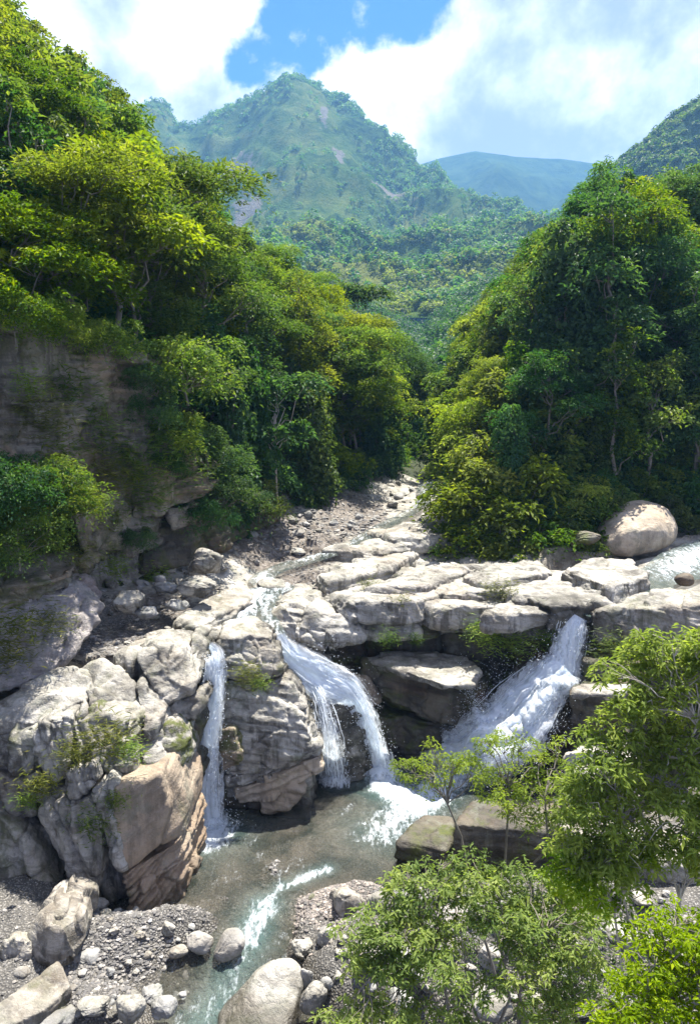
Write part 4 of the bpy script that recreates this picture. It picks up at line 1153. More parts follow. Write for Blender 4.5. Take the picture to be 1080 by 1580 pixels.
CHUTE = [P(505, 1340, z=0), P(470, 1355, z=0), P(430, 1372, z=-0.03), P(408, 1400, z=-0.1), P(395, 1430, z=-0.18), P(385, 1465, z=-0.25), P(360, 1510, z=-0.33), P(325, 1560, z=-0.35), P(300, 1600, z=-0.35)]
RAPIDS = [P(800, 1150, z=0.05), P(730, 1165, z=0), P(690, 1205, z=0), P(640, 1245, z=0), P(595, 1280, z=0)]
def pool():
    xs, ys = np.arange(-9.5, 14, 0.065), np.arange(15, 33.2, 0.065)
    X, Y = np.meshgrid(xs, ys)
    p = np.stack([X, Y, X * 0], -1).reshape(-1, 3)
    foam = np.zeros(X.shape); teal = np.zeros(X.shape)
    def add(pts, r, a, tr, ta):
        nonlocal foam, teal
        d, _ = seg_dist(X, Y, [(q.x, q.y) for q in pts])
        foam = np.maximum(foam, a * np.exp(-(d / r) ** 2))
        teal = np.maximum(teal, ta * np.exp(-(d / tr) ** 2))
    e = P(312, 1275, z=0); add([e, e + Vector((0.1, -0.6, 0))], 1.25, 1.45, 1.7, 0.5)
    e = P(590, 1195, z=0); add([e, P(600, 1215, z=0), P(640, 1240, z=0)], 0.95, 1.15, 1.5, 0.6)
    e = P(515, 1208, z=0); add([e, P(545, 1200, z=0)], 0.45, 0.8, 0.7, 0.3)
    add(RAPIDS[:4], 1.3, 0.95, 1.7, 0.35)
    add(RAPIDS, 1.45, 0.70, 1.9, 0.35)
    add([P(595, 1280, z=0), P(570, 1290, z=0)], 0.6, 0.6, 0.9, 0.2)
    add(CHUTE[:4], 0.30, 0.72, 0.4, 0.4)
    add(CHUTE[3:6], 0.58, 0.72, 0.7, 0.6)
    add(CHUTE[5:], 0.5, 0.48, 0.8, 0.5)
    foam = np.maximum(foam, 0.36 * sstep(fbm(p * 0.5, 3, 4).reshape(X.shape), 0.45, 0.65))  # scattered white patches painted in as glints on the ripples
    amp = 0.02 + 0.10 * np.clip(foam, 0, 1)
    q = np.stack([(X * 0.85 + Y * 0.52) * 2.6, (Y * 0.85 - X * 0.52) * 1.2, X * 0], -1).reshape(-1, 3)
    z = -0.35 * sstep(Y, 20.4, 18.6) + amp * 2 * (fbm(p * 2.6, 4, 9).reshape(X.shape) - 0.5) + 0.07 * (fbm(q * 2.0, 4, 19, 0.6).reshape(X.shape) - 0.5)
    v = np.stack([X, Y, z], -1).reshape(-1, 3)
    f = grid_faces(len(xs), len(ys))
    gz = ground_h(X, Y).reshape(-1)
    low = (gz - v[:, 2] < 0.25)
    f = f[low[f].any(1)]
    obj('pool_water', mesh_np('pool_water', v, f, M['water'], True, {'foam': foam.ravel(), 'teal': teal.ravel()}), label='brownish clear pool with white rapids below the waterfalls', cat='pool', kind='structure')
pool()

def stream(name, pts, wid, foam, label, lift=0.12, teal=0.2, n=160):
    c = spline(pts, n)
    t = np.gradient(c, axis=0); t[:, 2] = 0
    t /= np.maximum(np.linalg.norm(t, axis=1, keepdims=True), 1e-6)
    s = np.stack([t[:, 1], -t[:, 0], t[:, 0] * 0], 1)
    m = 15
    w = np.interp(np.linspace(0, 1, n), np.linspace(0, 1, len(wid)), wid)
    vs = np.linspace(-1, 1, m)
    v = c[:, None] + s[:, None] * (vs[None, :, None] * w[:, None, None])
    p = v.reshape(-1, 3)
    p = p + np.stack([p[:, 0] * 0, p[:, 0] * 0, 0.16 * (fbm(p * 2.0, 3, 3) - 0.5)], 1)
    p[:, 2] += lift - 0.18 * np.tile(np.abs(vs) ** 3, n)
    fo = np.interp(np.linspace(0, 1, n), np.linspace(0, 1, len(foam)), foam)
    fo = np.repeat(fo, m) * (1 - 0.5 * np.tile(np.abs(vs), n))
    return obj(name, mesh_np(name, p, grid_faces(m, n), M['water'], True, {'foam': fo, 'teal': np.full(len(p), teal)}), label=label, cat='stream', kind='structure')
stream('stream_water', STREAM_UP, [0.35, 0.5, 0.6, 0.7, 0.8, 0.9, 0.7, 0.6, 0.6, 0.7, 0.6, 0.5, 0.5, 0.5, 0.5], [0.4, 0.45, 0.8, 0.95, 0.9, 0.95, 0.9, 0.4, 0.7, 0.7, 0.4, 0.6, 0.7, 0.5, 0.6], 'white left stream running down to the narrow waterfall')
stream('stream_water', STREAM_SIDE, [0.6, 0.5, 0.5, 0.45], [0.8, 0.7, 0.7, 0.8], 'side arm of the left stream feeding the curving waterfall')
stream('stream_water', STREAM_RIGHT, [2.2, 1.9, 1.6, 1.3, 1.0, 0.9, 0.85], [0.75, 0.85, 0.8, 0.3, 0.15, 0.1, 0.2], 'right stream of rapids running to the broad waterfall', teal=0.35)

def fall_material():
    m, N = new_mat('falling_water')
    fu, fv, sd_ = attr(N, 'along'), attr(N, 'across'), attr(N, 'layer')
    c = N.new('ShaderNodeCombineXYZ')
    N.l.new(N.math('MULTIPLY', fu, 0.55), c.inputs[0]); N.l.new(N.math('MULTIPLY', fv, 4.0), c.inputs[1]); N.l.new(N.math('MULTIPLY', sd_, 3.1), c.inputs[2])
    n = N.noise(c.outputs[0], 1.6, 6, 0.68, 0.35)
    c2 = N.new('ShaderNodeCombineXYZ')
    N.l.new(N.math('MULTIPLY', fu, 2.2), c2.inputs[0]); N.l.new(N.math('MULTIPLY', fv, 6.0), c2.inputs[1]); N.l.new(sd_, c2.inputs[2])
    n2 = N.noise(c2.outputs[0], 1.6, 4, 0.7, 0.4)
    body = attr(N, 'body')
    a = N.math('ADD', body, N.math('MULTIPLY', N.math('SUBTRACT', N.math('ADD', N.math('MULTIPLY', n, 0.5), N.math('MULTIPLY', n2, 0.5)), 0.5), 2.4))
    a = N.smooth(a, 0.15, 0.80)
    d = N.new('ShaderNodeBsdfPrincipled')
    N.l.new(N.mix(n, (0.80, 0.87, 0.94), (0.96, 0.97, 0.98)), d.inputs['Base Color'])
    d.inputs['Roughness'].default_value = 0.35
    tl = N.new('ShaderNodeBsdfTranslucent'); tl.inputs[0].default_value = (0.85, 0.92, 0.97, 1)
    mx = N.new('ShaderNodeMixShader'); mx.inputs[0].default_value = 0.55
    N.l.new(d.outputs[0], mx.inputs[1]); N.l.new(tl.outputs[0], mx.inputs[2])
    tp = N.new('ShaderNodeBsdfTransparent')
    m2 = N.new('ShaderNodeMixShader')
    N.l.new(a, m2.inputs[0]); N.l.new(tp.outputs[0], m2.inputs[1]); N.l.new(mx.outputs[0], m2.inputs[2])
    N.l.new(N.bump(N.math('ADD', n, N.math('MULTIPLY', n2, 0.5)), 0.6, 0.1), d.inputs['Normal'])
    finish(N, m2.outputs[0])
    return m
M['fall'] = fall_material()

def waterfall(pts, wid, body, label, side=(1, 0, 0), out=(0, -1, 0), bulge=0.25, layers=3, strands=120, spray=0, seed=0, rough=0.4):
    """a fall: overlapping rippled sheets of white water, loose strands and spray"""
    r = np.random.default_rng(seed + 50)
    n, m = 90, 17
    c = spline(pts, n)
    L = np.concatenate([[0], np.cumsum(np.linalg.norm(np.diff(c, axis=0), axis=1))])
    T = np.linspace(0, 1, n)
    w = np.interp(T, np.linspace(0, 1, len(wid)), wid)
    bd = np.interp(T, np.linspace(0, 1, len(body)), body)
    ou = np.array(out, float); ou /= np.linalg.norm(ou)
    fl = np.gradient(c, axis=0)
    S_ = np.cross(np.tile(ou, (n, 1)), fl)
    S_ /= np.maximum(np.linalg.norm(S_, axis=1, keepdims=True), 1e-6)
    base = Vector(c[-1])
    root = empty('waterfall', base, label, 'waterfall')
    root['kind'] = 'structure'
    vs = np.linspace(-1, 1, m)
    for k in range(layers):
        f = 1 - 0.16 * k
        v = c[:, None] + S_[:, None] * (vs[None, :, None] * w[:, None, None] * f) + ou * ((1 - vs ** 2)[None, :, None] * bulge * w[:, None, None] + 0.07 * k)
        p = v.reshape(-1, 3)
        lay = np.full(len(p), k + seed * 1.0)
        al = np.repeat(L, m); ac = np.tile(vs, n) * np.repeat(w, m)
        q = np.stack([al * 0.8, ac * 4, lay * 2.7], 1)
        p = p + ou * ((fbm(q, 4, 12) - 0.5) * rough)[:, None] * np.minimum(1, np.repeat(T, m) * 4)[:, None] + np.repeat(S_, m, 0) * ((fbm(q + 9, 3, 13) - 0.5) * 0.5)[:, None] * np.repeat(w, m)[:, None]
        bb = np.repeat(bd, m) * (1 - 0.9 * np.abs(np.tile(vs, n)) ** 2.0) + 0.10 - 0.06 * k
        o = obj('water_sheet', mesh_np('water_sheet', p - np.array(base), grid_faces(m, n), M['fall'], True, {'along': al, 'across': ac, 'layer': lay, 'body': bb}), root)
    # strands: thin ropes of water
    V, F = [], []
    for i in range(strands):
        t0 = r.random() * 0.8; t1 = min(1, t0 + 0.12 + 0.3 * r.random())
        tt = np.linspace(t0, t1, 7)
        idx = tt * (n - 1)
        cc = np.stack([np.interp(idx, np.arange(n), c[:, j]) for j in range(3)], 1)
        ww = np.interp(idx, np.arange(n), w)
        sd_ = S_[int(idx[3])]
        a = np.clip(r.normal() * 0.5, -0.95, 0.95)
        rr = 0.008 + 0.012 * r.random()
        cen = cc + sd_ * (a * ww)[:, None] + ou * (0.1 + 0.25 * r.random() + bulge * ww * max(0, 1 - a * a))[:, None] + r.normal(size=(7, 3)) * 0.012
        rad_ = rr * np.sin(np.linspace(0.15, 3.0, 7))
        o0 = sum(len(x) for x in V)
        ang = np.array([0, 2.1, 4.2])
        ring = cen[:, None] + rad_[:, None, None] * (np.cos(ang)[None, :, None] * sd_ + np.sin(ang)[None, :, None] * ou)
        V.append(ring.reshape(-1, 3))
        for a_ in range(6):
            for b_ in range(3):
                F.append((o0 + a_ * 3 + b_, o0 + a_ * 3 + (b_ + 1) % 3, o0 + a_ * 3 + 3 + (b_ + 1) % 3, o0 + a_ * 3 + 3 + b_))
    if V:
        o = obj('water_strands', mesh_np('water_strands', np.concatenate(V) - np.array(base), np.array(F), M['foam'], True), root, kind='stuff')
    # churned foam where the water lands
    sp_r = w[-1] * 1.15
    g_ = np.linspace(-1, 1, 34)
    GX, GY = np.meshgrid(g_, g_)
    rr_ = np.hypot(GX, GY)
    q = np.stack([GX * 2.2 + seed, GY * 2.2, GX * 0], -1).reshape(-1, 3)
    hz = (np.maximum(0, 1 - rr_ ** 2) * 0.32 * sp_r).reshape(-1) * (0.4 + 1.2 * fbm(q, 4, seed + 3)) + 0.02
    sv = np.stack([GX.ravel() * sp_r, GY.ravel() * sp_r * 0.8 - 0.25, hz], 1)
    obj('splash', mesh_np('splash', sv, grid_faces(34, 34), M['fall'], True, {'along': sv[:, 1] * 2, 'across': sv[:, 0], 'layer': np.full(len(sv), seed + 9.0), 'body': (1.05 - 1.1 * rr_.ravel() ** 1.5)}), root)
    if spray:
        tt = np.clip(1 - r.random(spray) ** 1.6 * 0.75, 0, 1) * (n - 1)
        cc = np.stack([np.interp(tt, np.arange(n), c[:, j]) for j in range(3)], 1)
        ww = np.interp(tt, np.arange(n), w)
        pos = cc + S_[tt.astype(int)] * (r.normal(size=spray) * ww * 0.7)[:, None] + ou * (np.abs(r.normal(size=spray)) * 0.4)[:, None] + np.array([0, 0, 1]) * (np.abs(r.normal(size=spray)) * 0.25)[:, None]
        v0 = np.array([[1, 1, 1], [1, -1, -1], [-1, 1, -1], [-1, -1, 1]]) * 0.7
        s = 0.006 + 0.016 * r.random(spray) ** 2
        v = (v0[None] * s[:, None, None] + pos[:, None]).reshape(-1, 3) - np.array(base)
        f = (np.array([[0, 1, 2], [0, 3, 1], [0, 2, 3], [1, 3, 2]])[None] + 4 * np.arange(spray)[:, None, None]).reshape(-1, 3)
        obj('spray', mesh_np('spray', v, f, M['foam'], False), root, kind='stuff')
    return root

def foam_material():
    m, N = new_mat('foam')
    d = N.new('ShaderNodeBsdfDiffuse'); d.inputs[0].default_value = (0.88, 0.92, 0.95, 1)
    t = N.new('ShaderNodeBsdfTranslucent'); t.inputs[0].default_value = (0.9, 0.94, 0.97, 1)
    mx = N.new('ShaderNodeMixShader'); mx.inputs[0].default_value = 0.4
    N.l.new(d.outputs[0], mx.inputs[1]); N.l.new(t.outputs[0], mx.inputs[2])
    finish(N, mx.outputs[0])
    return m
M['foam'] = foam_material()

waterfall(FALL_LEFT, [0.30, 0.46, 0.66, 0.82, 1.0], [0.8, 0.95, 0.95, 0.95, 1.05], 'tall narrow white waterfall in the cleft left of centre', strands=14, spray=2600, seed=1)
waterfall(FALL_MID, [0.40, 0.65, 0.95, 0.90, 0.62, 0.62, 0.8], [0.8, 0.95, 1.0, 0.85, 0.66, 0.62, 0.9], 'curving white waterfall sliding right below the overhang', side=(0.75, -0.6, 0.15), out=(-0.3, -0.75, 0.55), strands=14, spray=1800, seed=2, bulge=0.10, rough=0.6)
waterfall(FALL_THIN, [0.25, 0.42, 0.65, 0.85], [0.55, 0.45, 0.42, 0.5], 'thin lacy waterfall splitting off the curving waterfall', side=(1, -0.2, 0), layers=2, strands=30, spray=900, seed=3)
waterfall([P(886, 947, y=32.7), P(882, 962, y=32.4), P(876, 995, y=32.1), P(868, 1035, y=31.7), P(862, 1050, y=31.5)], [0.78, 0.78, 0.85, 0.95, 1.0], [0.85, 0.78, 0.75, 0.85, 1.0], 'broad curtain waterfall dropping from the right ledge', strands=24, spray=1500, seed=4, bulge=0.12)
waterfall([P(868, 1030, y=31.7), P(845, 1052, y=31.5), P(815, 1090, y=31.1), P(785, 1128, y=30.7), P(745, 1148, y=30.5), P(690, 1172, z=0.05)], [0.95, 1.3, 1.7, 1.9, 1.7, 1.5], [1.1, 1.0, 0.95, 0.85, 0.8, 0.95], 'foaming cascade fanning out below the right curtain waterfall', side=(0.85, -0.3, -0.3), out=(-0.35, -0.7, 0.6),
          layers=3, strands=20, spray=9000, seed=5, bulge=0.3, rough=1.3)

# ------------------------------------------------------------------ foliage
def leaf_quads(c, nrm, d, ln, wd, fold=0.25):
    """one rhombic leaf per row: centre, normal, direction of the tip, length, width"""
    d = d - nrm * (d * nrm).sum(1, keepdims=True)
    d /= np.maximum(np.linalg.norm(d, axis=1, keepdims=True), 1e-6)
    s = np.cross(nrm, d)
    ln = ln[:, None]; wd = wd[:, None]
    base = c - d * ln * 0.5
    tip = c + d * ln * 0.5 - nrm * ln * 0.12
    mid = c - d * ln * 0.06
    r = mid + s * wd * 0.5 + nrm * wd * fold
    l = mid - s * wd * 0.5 + nrm * wd * fold
    v = np.stack([base, r, tip, l], 1).reshape(-1, 3)
    f = np.arange(len(c) * 4).reshape(-1, 4)
    return v, f

def unitv(a):
    return a / np.maximum(np.linalg.norm(a, axis=-1, keepdims=True), 1e-9)

def lobe_leaves(r, lobes, clumps, leaves, clump_r, ln, wd, flat=0.4, up=0.7, droop=0.25, below=-0.35, inner=0.15):
    """leaves in clumps over the outside of the lobes [(centre, radii)]"""
    C, Nn, Dd, L, W_, T = [], [], [], [], [], []
    for c, rr in lobes:
        c = np.array(c); rr = np.array(rr)
        area = (rr[0] * rr[1] * rr[2]) ** (2 / 3)
        k = max(4, int(clumps * area))
        dirs = unitv(r.normal(size=(k * 3, 3)))
        dirs = dirs[dirs[:, 2] > below][:k]
        k = len(dirs)
        shell = 1 - inner * 2 * r.random((k, 1)) ** 2 + 0.18 * r.normal(size=(k, 1)) * 0.6
        cc = c + dirs * rr * shell
        on = unitv(dirs / rr)
        cn = unitv(on * (1 - up) + np.array([0, 0, up]) + r.normal(size=(k, 3)) * 0.25)
        ct = np.clip(0.35 + 0.20 * r.normal(size=k) + 0.25 * (dirs[:, 2]), 0, 1)      # paler, yellower leaves towards the top of each lobe
        m = leaves
        off = r.normal(size=(k, m, 3)) * clump_r
        a = (off * cn[:, None]).sum(2, keepdims=True)
        off = off - a * cn[:, None] * (1 - flat)
        rad2 = (off ** 2).sum(2, keepdims=True)
        p = cc[:, None] + off - np.array([0, 0, 1]) * rad2 * droop / max(clump_r, 1e-6)
        n = unitv(cn[:, None] + r.normal(size=(k, m, 3)) * 0.42)
        d = unitv(off + on[:, None] * clump_r * 0.8 - np.array([0, 0, 0.35]) * clump_r + r.normal(size=(k, m, 3)) * clump_r * 0.5)
        C.append(p.reshape(-1, 3)); Nn.append(n.reshape(-1, 3)); Dd.append(d.reshape(-1, 3))
        q = k * m
        L.append(ln * (0.65 + 0.7 * r.random(q))); W_.append(wd * (0.65 + 0.7 * r.random(q)))
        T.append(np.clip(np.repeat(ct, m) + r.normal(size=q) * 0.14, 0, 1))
    return tuple(np.concatenate(x) for x in (C, Nn, Dd, L, W_, T))

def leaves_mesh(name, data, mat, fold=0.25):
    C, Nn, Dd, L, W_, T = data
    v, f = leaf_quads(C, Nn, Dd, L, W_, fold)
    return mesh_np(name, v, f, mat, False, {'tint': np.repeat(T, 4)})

def tube(path, radii, sides=6):
    path = np.array(path, float)
    t = unitv(np.gradient(path, axis=0))
    ref = np.array([0.31, 0.95, 0.1])
    s = unitv(np.cross(t, ref)); u = np.cross(t, s)
    a = np.linspace(0, 2 * math.pi, sides, endpoint=False)
    ring = path[:, None] + np.array(radii)[:, None, None] * (np.cos(a)[None, :, None] * s[:, None] + np.sin(a)[None, :, None] * u[:, None])
    n = len(path)
    F = []
    for i in range(n - 1):
        for j in range(sides):
            F.append((i * sides + j, i * sides + (j + 1) % sides, (i + 1) * sides + (j + 1) % sides, (i + 1) * sides + j))
    return ring.reshape(-1, 3), np.array(F)

def wood_mesh(name, tubes, mat):
    V, F, o = [], [], 0
    for v, f in tubes:
        V.append(v); F.append(f + o); o += len(v)
    return mesh_np(name, np.concatenate(V), np.concatenate(F), mat, True)

def bent(a, b, r, n=6, wob=0.08):
    a = np.array(a, float); b = np.array(b, float)
    t = np.linspace(0, 1, n)[:, None]
    p = a + (b - a) * t
    L = np.linalg.norm(b - a)
    w = r.normal(size=(n, 3)) * wob * L * np.sin(np.linspace(0, math.pi, n))[:, None]
    return p + w

def tree_kind(seed, H, R, nl, style, ln=0.28, wd=0.13, clumps=12, leaves=36, clump_r=0.34, mat='leaf', bark='bark', trunk=0.16):
    """returns (trunk mesh, crown mesh) of a tree H high with crown radius R"""
    r = np.random.default_rng(seed)
    lobes = []
    kw = {}
    if style == 'broad':
        top = H * 0.78
        lobes.append(((0, 0, top), (R * 0.55, R * 0.55, H * 0.20)))
        for i in range(nl):
            a = i * 2.4 + r.normal() * 0.3
            q = R * (0.35 + 0.6 * r.random())
            z = H * (0.36 + 0.46 * r.random())
            s = R * (0.18 + 0.30 * r.random())
            lobes.append(((q * math.cos(a), q * math.sin(a), z), (s * (0.8 + 0.5 * r.random()), s, s * (0.45 + 0.3 * r.random()))))
        for i in range(5):
            a = r.random() * 6.28
            q = R * 0.45 * r.random()
            s = R * (0.16 + 0.14 * r.random())
            lobes.append(((q * math.cos(a), q * math.sin(a), H * (0.84 + 0.14 * r.random())), (s, s, s * 0.6)))
    elif style == 'tall':
        for i in range(nl):
            a = i * 2.4 + r.normal() * 0.4
            z = H * (0.30 + 0.64 * i / (nl - 1))
            q = R * (0.15 + 0.42 * r.random()) * (1.1 - 0.6 * i / nl)
            s = R * (0.36 + 0.2 * r.random()) * (1.1 - 0.45 * i / nl)
            lobes.append(((q * math.cos(a), q * math.sin(a), z), (s, s, s * 0.8)))
    elif style == 'layered':
        for i in range(nl):
            a = i * 2.4 + r.normal() * 0.4
            z = H * (0.45 + 0.5 * r.random())
            q = R * (0.25 + 0.6 * r.random())
            s = R * (0.35 + 0.25 * r.random())
            lobes.append(((q * math.cos(a), q * math.sin(a), z), (s, s, s * 0.28)))
        kw = dict(up=0.85, flat=0.3, below=-0.2)
    elif style == 'draped':
        for i in range(nl):
            a = i * 2.4 + r.normal() * 0.4
            z = H * (0.06 + 0.86 * (i / (nl - 1)))
            q = R * 0.5 * r.random() * (1.0 - 0.5 * i / nl)
            s = R * (0.5 + 0.25 * r.random()) * (1.05 - 0.5 * i / nl)
            lobes.append(((q * math.cos(a), q * math.sin(a), z), (s, s, s * 1.0)))
        kw = dict(up=0.3, flat=0.35, droop=0.5)
    elif style == 'bush':
        for i in range(nl):
            a = i * 2.4 + r.normal() * 0.4
            q = R * (0.1 + 0.95 * r.random())
            z = H * (0.12 + 0.75 * r.random()) * (1.15 - 0.6 * q / R)
            s = R * (0.16 + 0.26 * r.random())
            lobes.append(((q * math.cos(a), q * math.sin(a), z), (s, s * (0.8 + 0.5 * r.random()), min(s * 0.6, H * 0.3))))
        kw = dict(up=0.75, flat=0.35, droop=0.45)
    elif style == 'open':
        for i in range(nl):
            a = i * 2.4 + r.normal() * 0.4
            z = H * (0.5 + 0.45 * r.random())
            q = R * (0.2 + 0.6 * r.random())
            s = R * (0.2 + 0.15 * r.random())
            lobes.append(((q * math.cos(a), q * math.sin(a), z), (s, s, s * 0.6)))
    data = lobe_leaves(r, lobes, clumps, leaves, clump_r, ln, wd, **kw)
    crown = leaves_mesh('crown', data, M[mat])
    tubes = []
    top = np.array([r.normal() * 0.2, r.normal() * 0.2, H * 0.72])
    main = bent((0, 0, -0.6), top, r, 8, 0.03)
    tubes.append(tube(main, np.linspace(trunk, trunk * 0.35, 8), 7))
    for c, rr in lobes:
        c = np.array(c)
        z0 = max(0.25, min(0.85, (c[2] - np.hypot(c[0], c[1]) * 0.8) / H / 0.72))
        k = z0 * 7
        a = np.array([np.interp(k, np.arange(8), main[:, j]) for j in range(3)])
        tubes.append(tube(bent(a, c, r, 6, 0.07), np.linspace(trunk * 0.42, trunk * 0.10, 6), 5))
        for j in range(4):
            e = c + unitv(r.normal(size=3) + np.array([0, 0, 0.5])) * np.array(rr) * 0.85
            tubes.append(tube(bent(c * 0.85 + a * 0.15, e, r, 4, 0.08), np.linspace(trunk * 0.14, trunk * 0.04, 4), 4))
    return wood_mesh('trunk', tubes, M[bark]), crown

KINDS = {
    'broad_a': tree_kind(1, 9.5, 3.8, 9, 'broad'),
    'broad_b': tree_kind(2, 8.5, 3.4, 8, 'broad', ln=0.33, wd=0.18, leaves=30),
    'broad_c': tree_kind(3, 11.0, 4.0, 11, 'broad', ln=0.25, wd=0.10, leaves=42),
    'tall_a': tree_kind(4, 11.5, 3.0, 9, 'tall'),
    'tall_b': tree_kind(5, 12.5, 2.7, 10, 'tall', ln=0.32, wd=0.16, leaves=32),
    'layer_a': tree_kind(6, 8.5, 4.2, 14, 'layered', ln=0.26, wd=0.085, leaves=46, clumps=13),
    'layer_b': tree_kind(7, 9.5, 4.6, 16, 'layered', ln=0.28, wd=0.10, leaves=44, clumps=12),
    'drape_a': tree_kind(8, 8.0, 2.2, 9, 'draped', ln=0.30, wd=0.20),
    'drape_b': tree_kind(9, 10.0, 2.4, 11, 'draped', ln=0.34, wd=0.22),
    'bush_a': tree_kind(10, 2.6, 2.0, 15, 'bush', ln=0.26, wd=0.11, clumps=18, clump_r=0.28, trunk=0.06),
    'bush_b': tree_kind(11, 3.4, 2.2, 16, 'bush', ln=0.30, wd=0.14, clumps=16, clump_r=0.30, trunk=0.07),
    'open_a': tree_kind(12, 9.0, 2.6, 10, 'open', ln=0.38, wd=0.17, clumps=30, leaves=20, bark='bark_pale', trunk=0.10),
    'bush_n': tree_kind(13, 2.8, 2.1, 20, 'bush', ln=0.15, wd=0.06, clumps=40, clump_r=0.22, trunk=0.05),
    'bush_m': tree_kind(14, 2.2, 1.9, 16, 'bush', ln=0.19, wd=0.075, clumps=28, clump_r=0.24, trunk=0.05),
}
NAMES = {'broad': 'broadleaf_tree', 'tall': 'tall_tree', 'layer': 'spreading_tree', 'drape': 'vine_draped_tree', 'bush': 'shrub', 'open': 'slender_tree'}
CATS = {'bush': 'shrub'}

def plant(kind, x, y, s=1.0, mat=None, label='', group=None, z=None, sz=None, rz=None, name=None):
    k = kind.split('_')[0]
    root = empty(name or NAMES[k], (x, y, gh(x, y) - 0.2 if z is None else z), label, CATS.get(k, 'tree'), group)
    root.scale = (s, s, sz or s)
    root.rotation_euler = (0, 0, random.uniform(0, 6.28) if rz is None else rz)
    tm, cm = KINDS[kind]
    obj('trunk', tm, root)
    c = obj('crown', cm, root)
    if mat:
        c.material_slots[0].link = 'OBJECT'
        c.material_slots[0].material = M[mat]
    return root

def project(p):
    d = Vector(p) - Vector((0, 0, CAMZ))
    c, s = math.cos(PITCH), math.sin(PITCH)
    dep = d.y * c - d.z * s
    return PCX + FPX * d.x / dep, PCY - FPX * (d.y * s + d.z * c) / dep, dep

# single trees of the photo: kind, foot pixel x, world y, scale, leaf, label
for kind, px, y, s, mat, lab in (
    ('open_a', 430, 47.5, 1.05, 'leaf_dark', 'slender pale trunked tree standing over the far end of the left cliff'),
    ('open_a', 555, 96, 1.5, 'leaf_dark', 'bare limbed tree rising above the forest in front of the grassy slope'),
    ('layer_a', 120, 35.5, 1.05, 'leaf_yellow', 'spreading yellow green tree overhanging the top of the left cliff'),
    ('layer_b', 20, 32, 1.0, 'leaf', 'spreading tree at the left edge above the cliff'),
    ('broad_a', 590, 66, 0.95, 'leaf_yellow', 'bright rounded tree at the river bend on the left bank'),
    ('broad_b', 530, 60, 0.85, 'leaf', 'rounded tree left of the bright tree at the river bend'),
    ('bush_b', 515, 57, 1.1, 'leaf_yellow', 'light green shrub at the foot of the left forest'),
    ('drape_a', 745, 62, 1.0, 'leaf_yellow', 'vine covered tree with glowing top on the right spur'),
    ('drape_b', 690, 68, 0.9, 'leaf', 'dark vine covered column beside the river gap'),
    ('broad_c', 960, 56, 1.35, 'leaf', 'great tree with visible limbs crowning the right slope'),
    ('broad_c', 606, 84, 1.0, 'leaf_dark', 'dark tree closing the river gap on its left'),
    ('broad_a', 632, 92, 1.0, 'leaf_dark', 'dark tree in the middle of the river gap'),
    ('drape_b', 652, 88, 0.9, 'leaf', 'vine draped tree in the river gap'),
    ('broad_b', 668, 98, 1.1, 'leaf_dark', 'dark round tree at the right side of the river gap'),
    ('bush_b', 640, 80, 1.3, 'leaf_dark', 'dark shrub at the far end of the river bed'),
    ('bush_b', 620, 77, 1.2, 'leaf', 'shrub on the far left bank of the river bend'),
    ('tall_b', 1075, 51, 1.2, 'leaf_dark', 'tall dark tree at the right edge behind the huge boulder'),
):
    d = pix_dir(px, 700)
    plant(kind, d.x / d.y * y, y, s, mat, lab)

SKY_L = [(-200, -500), (60, -300), (105, 15), (150, 130), (215, 150), (265, 190), (280, 245), (300, 300), (340, 340), (390, 370), (440, 410), (470, 430), (520, 455), (560, 470), (600, 540), (640, 570), (665, 600), (1200, 900)]
SKY_R = [(-200, 900), (640, 640), (660, 590), (685, 555), (700, 510), (730, 475), (765, 430), (800, 385), (830, 345), (850, 330), (900, 290), (940, 258), (990, 265), (1040, 275), (1080, 258), (1300, 230)]
SKY_M = [(-200, 300), (440, 415), (560, 435), (600, 480), (660, 490), (700, 445), (745, 400), (800, 375), (850, 335), (900, 300), (1080, 262), (1300, 250)]
HEIGHTS = {'broad_a': 9.5, 'broad_b': 8.5, 'broad_c': 11, 'tall_a': 11.5, 'tall_b': 12.8, 'layer_a': 8.5, 'layer_b': 9.5, 'drape_a': 8.6, 'drape_b': 10.6, 'bush_a': 2.6, 'bush_b': 3.4, 'bush_n': 2.8, 'bush_m': 2.2, 'open_a': 9}

def fit_height(x, y, z, h, side):
    """how much of a height h keeps the tree under the skyline the valley side has in the photo"""
    sk = SKY_L if side < 0 else SKY_R
    for k in (1.0, 0.85, 0.7, 0.58, 0.48):
        px, py, dep = project((x, y, z + h * k))
        q, qy, _d = project((x - side * 0.36 * h * k, y, z + h * k * 0.72))
        if qy < np.interp(q, [t[0] for t in sk], [t[1] for t in sk]) - 4:
            continue
        if py > np.interp(px, [q[0] for q in sk], [q[1] for q in sk]) - 6:
            return k
    return 0

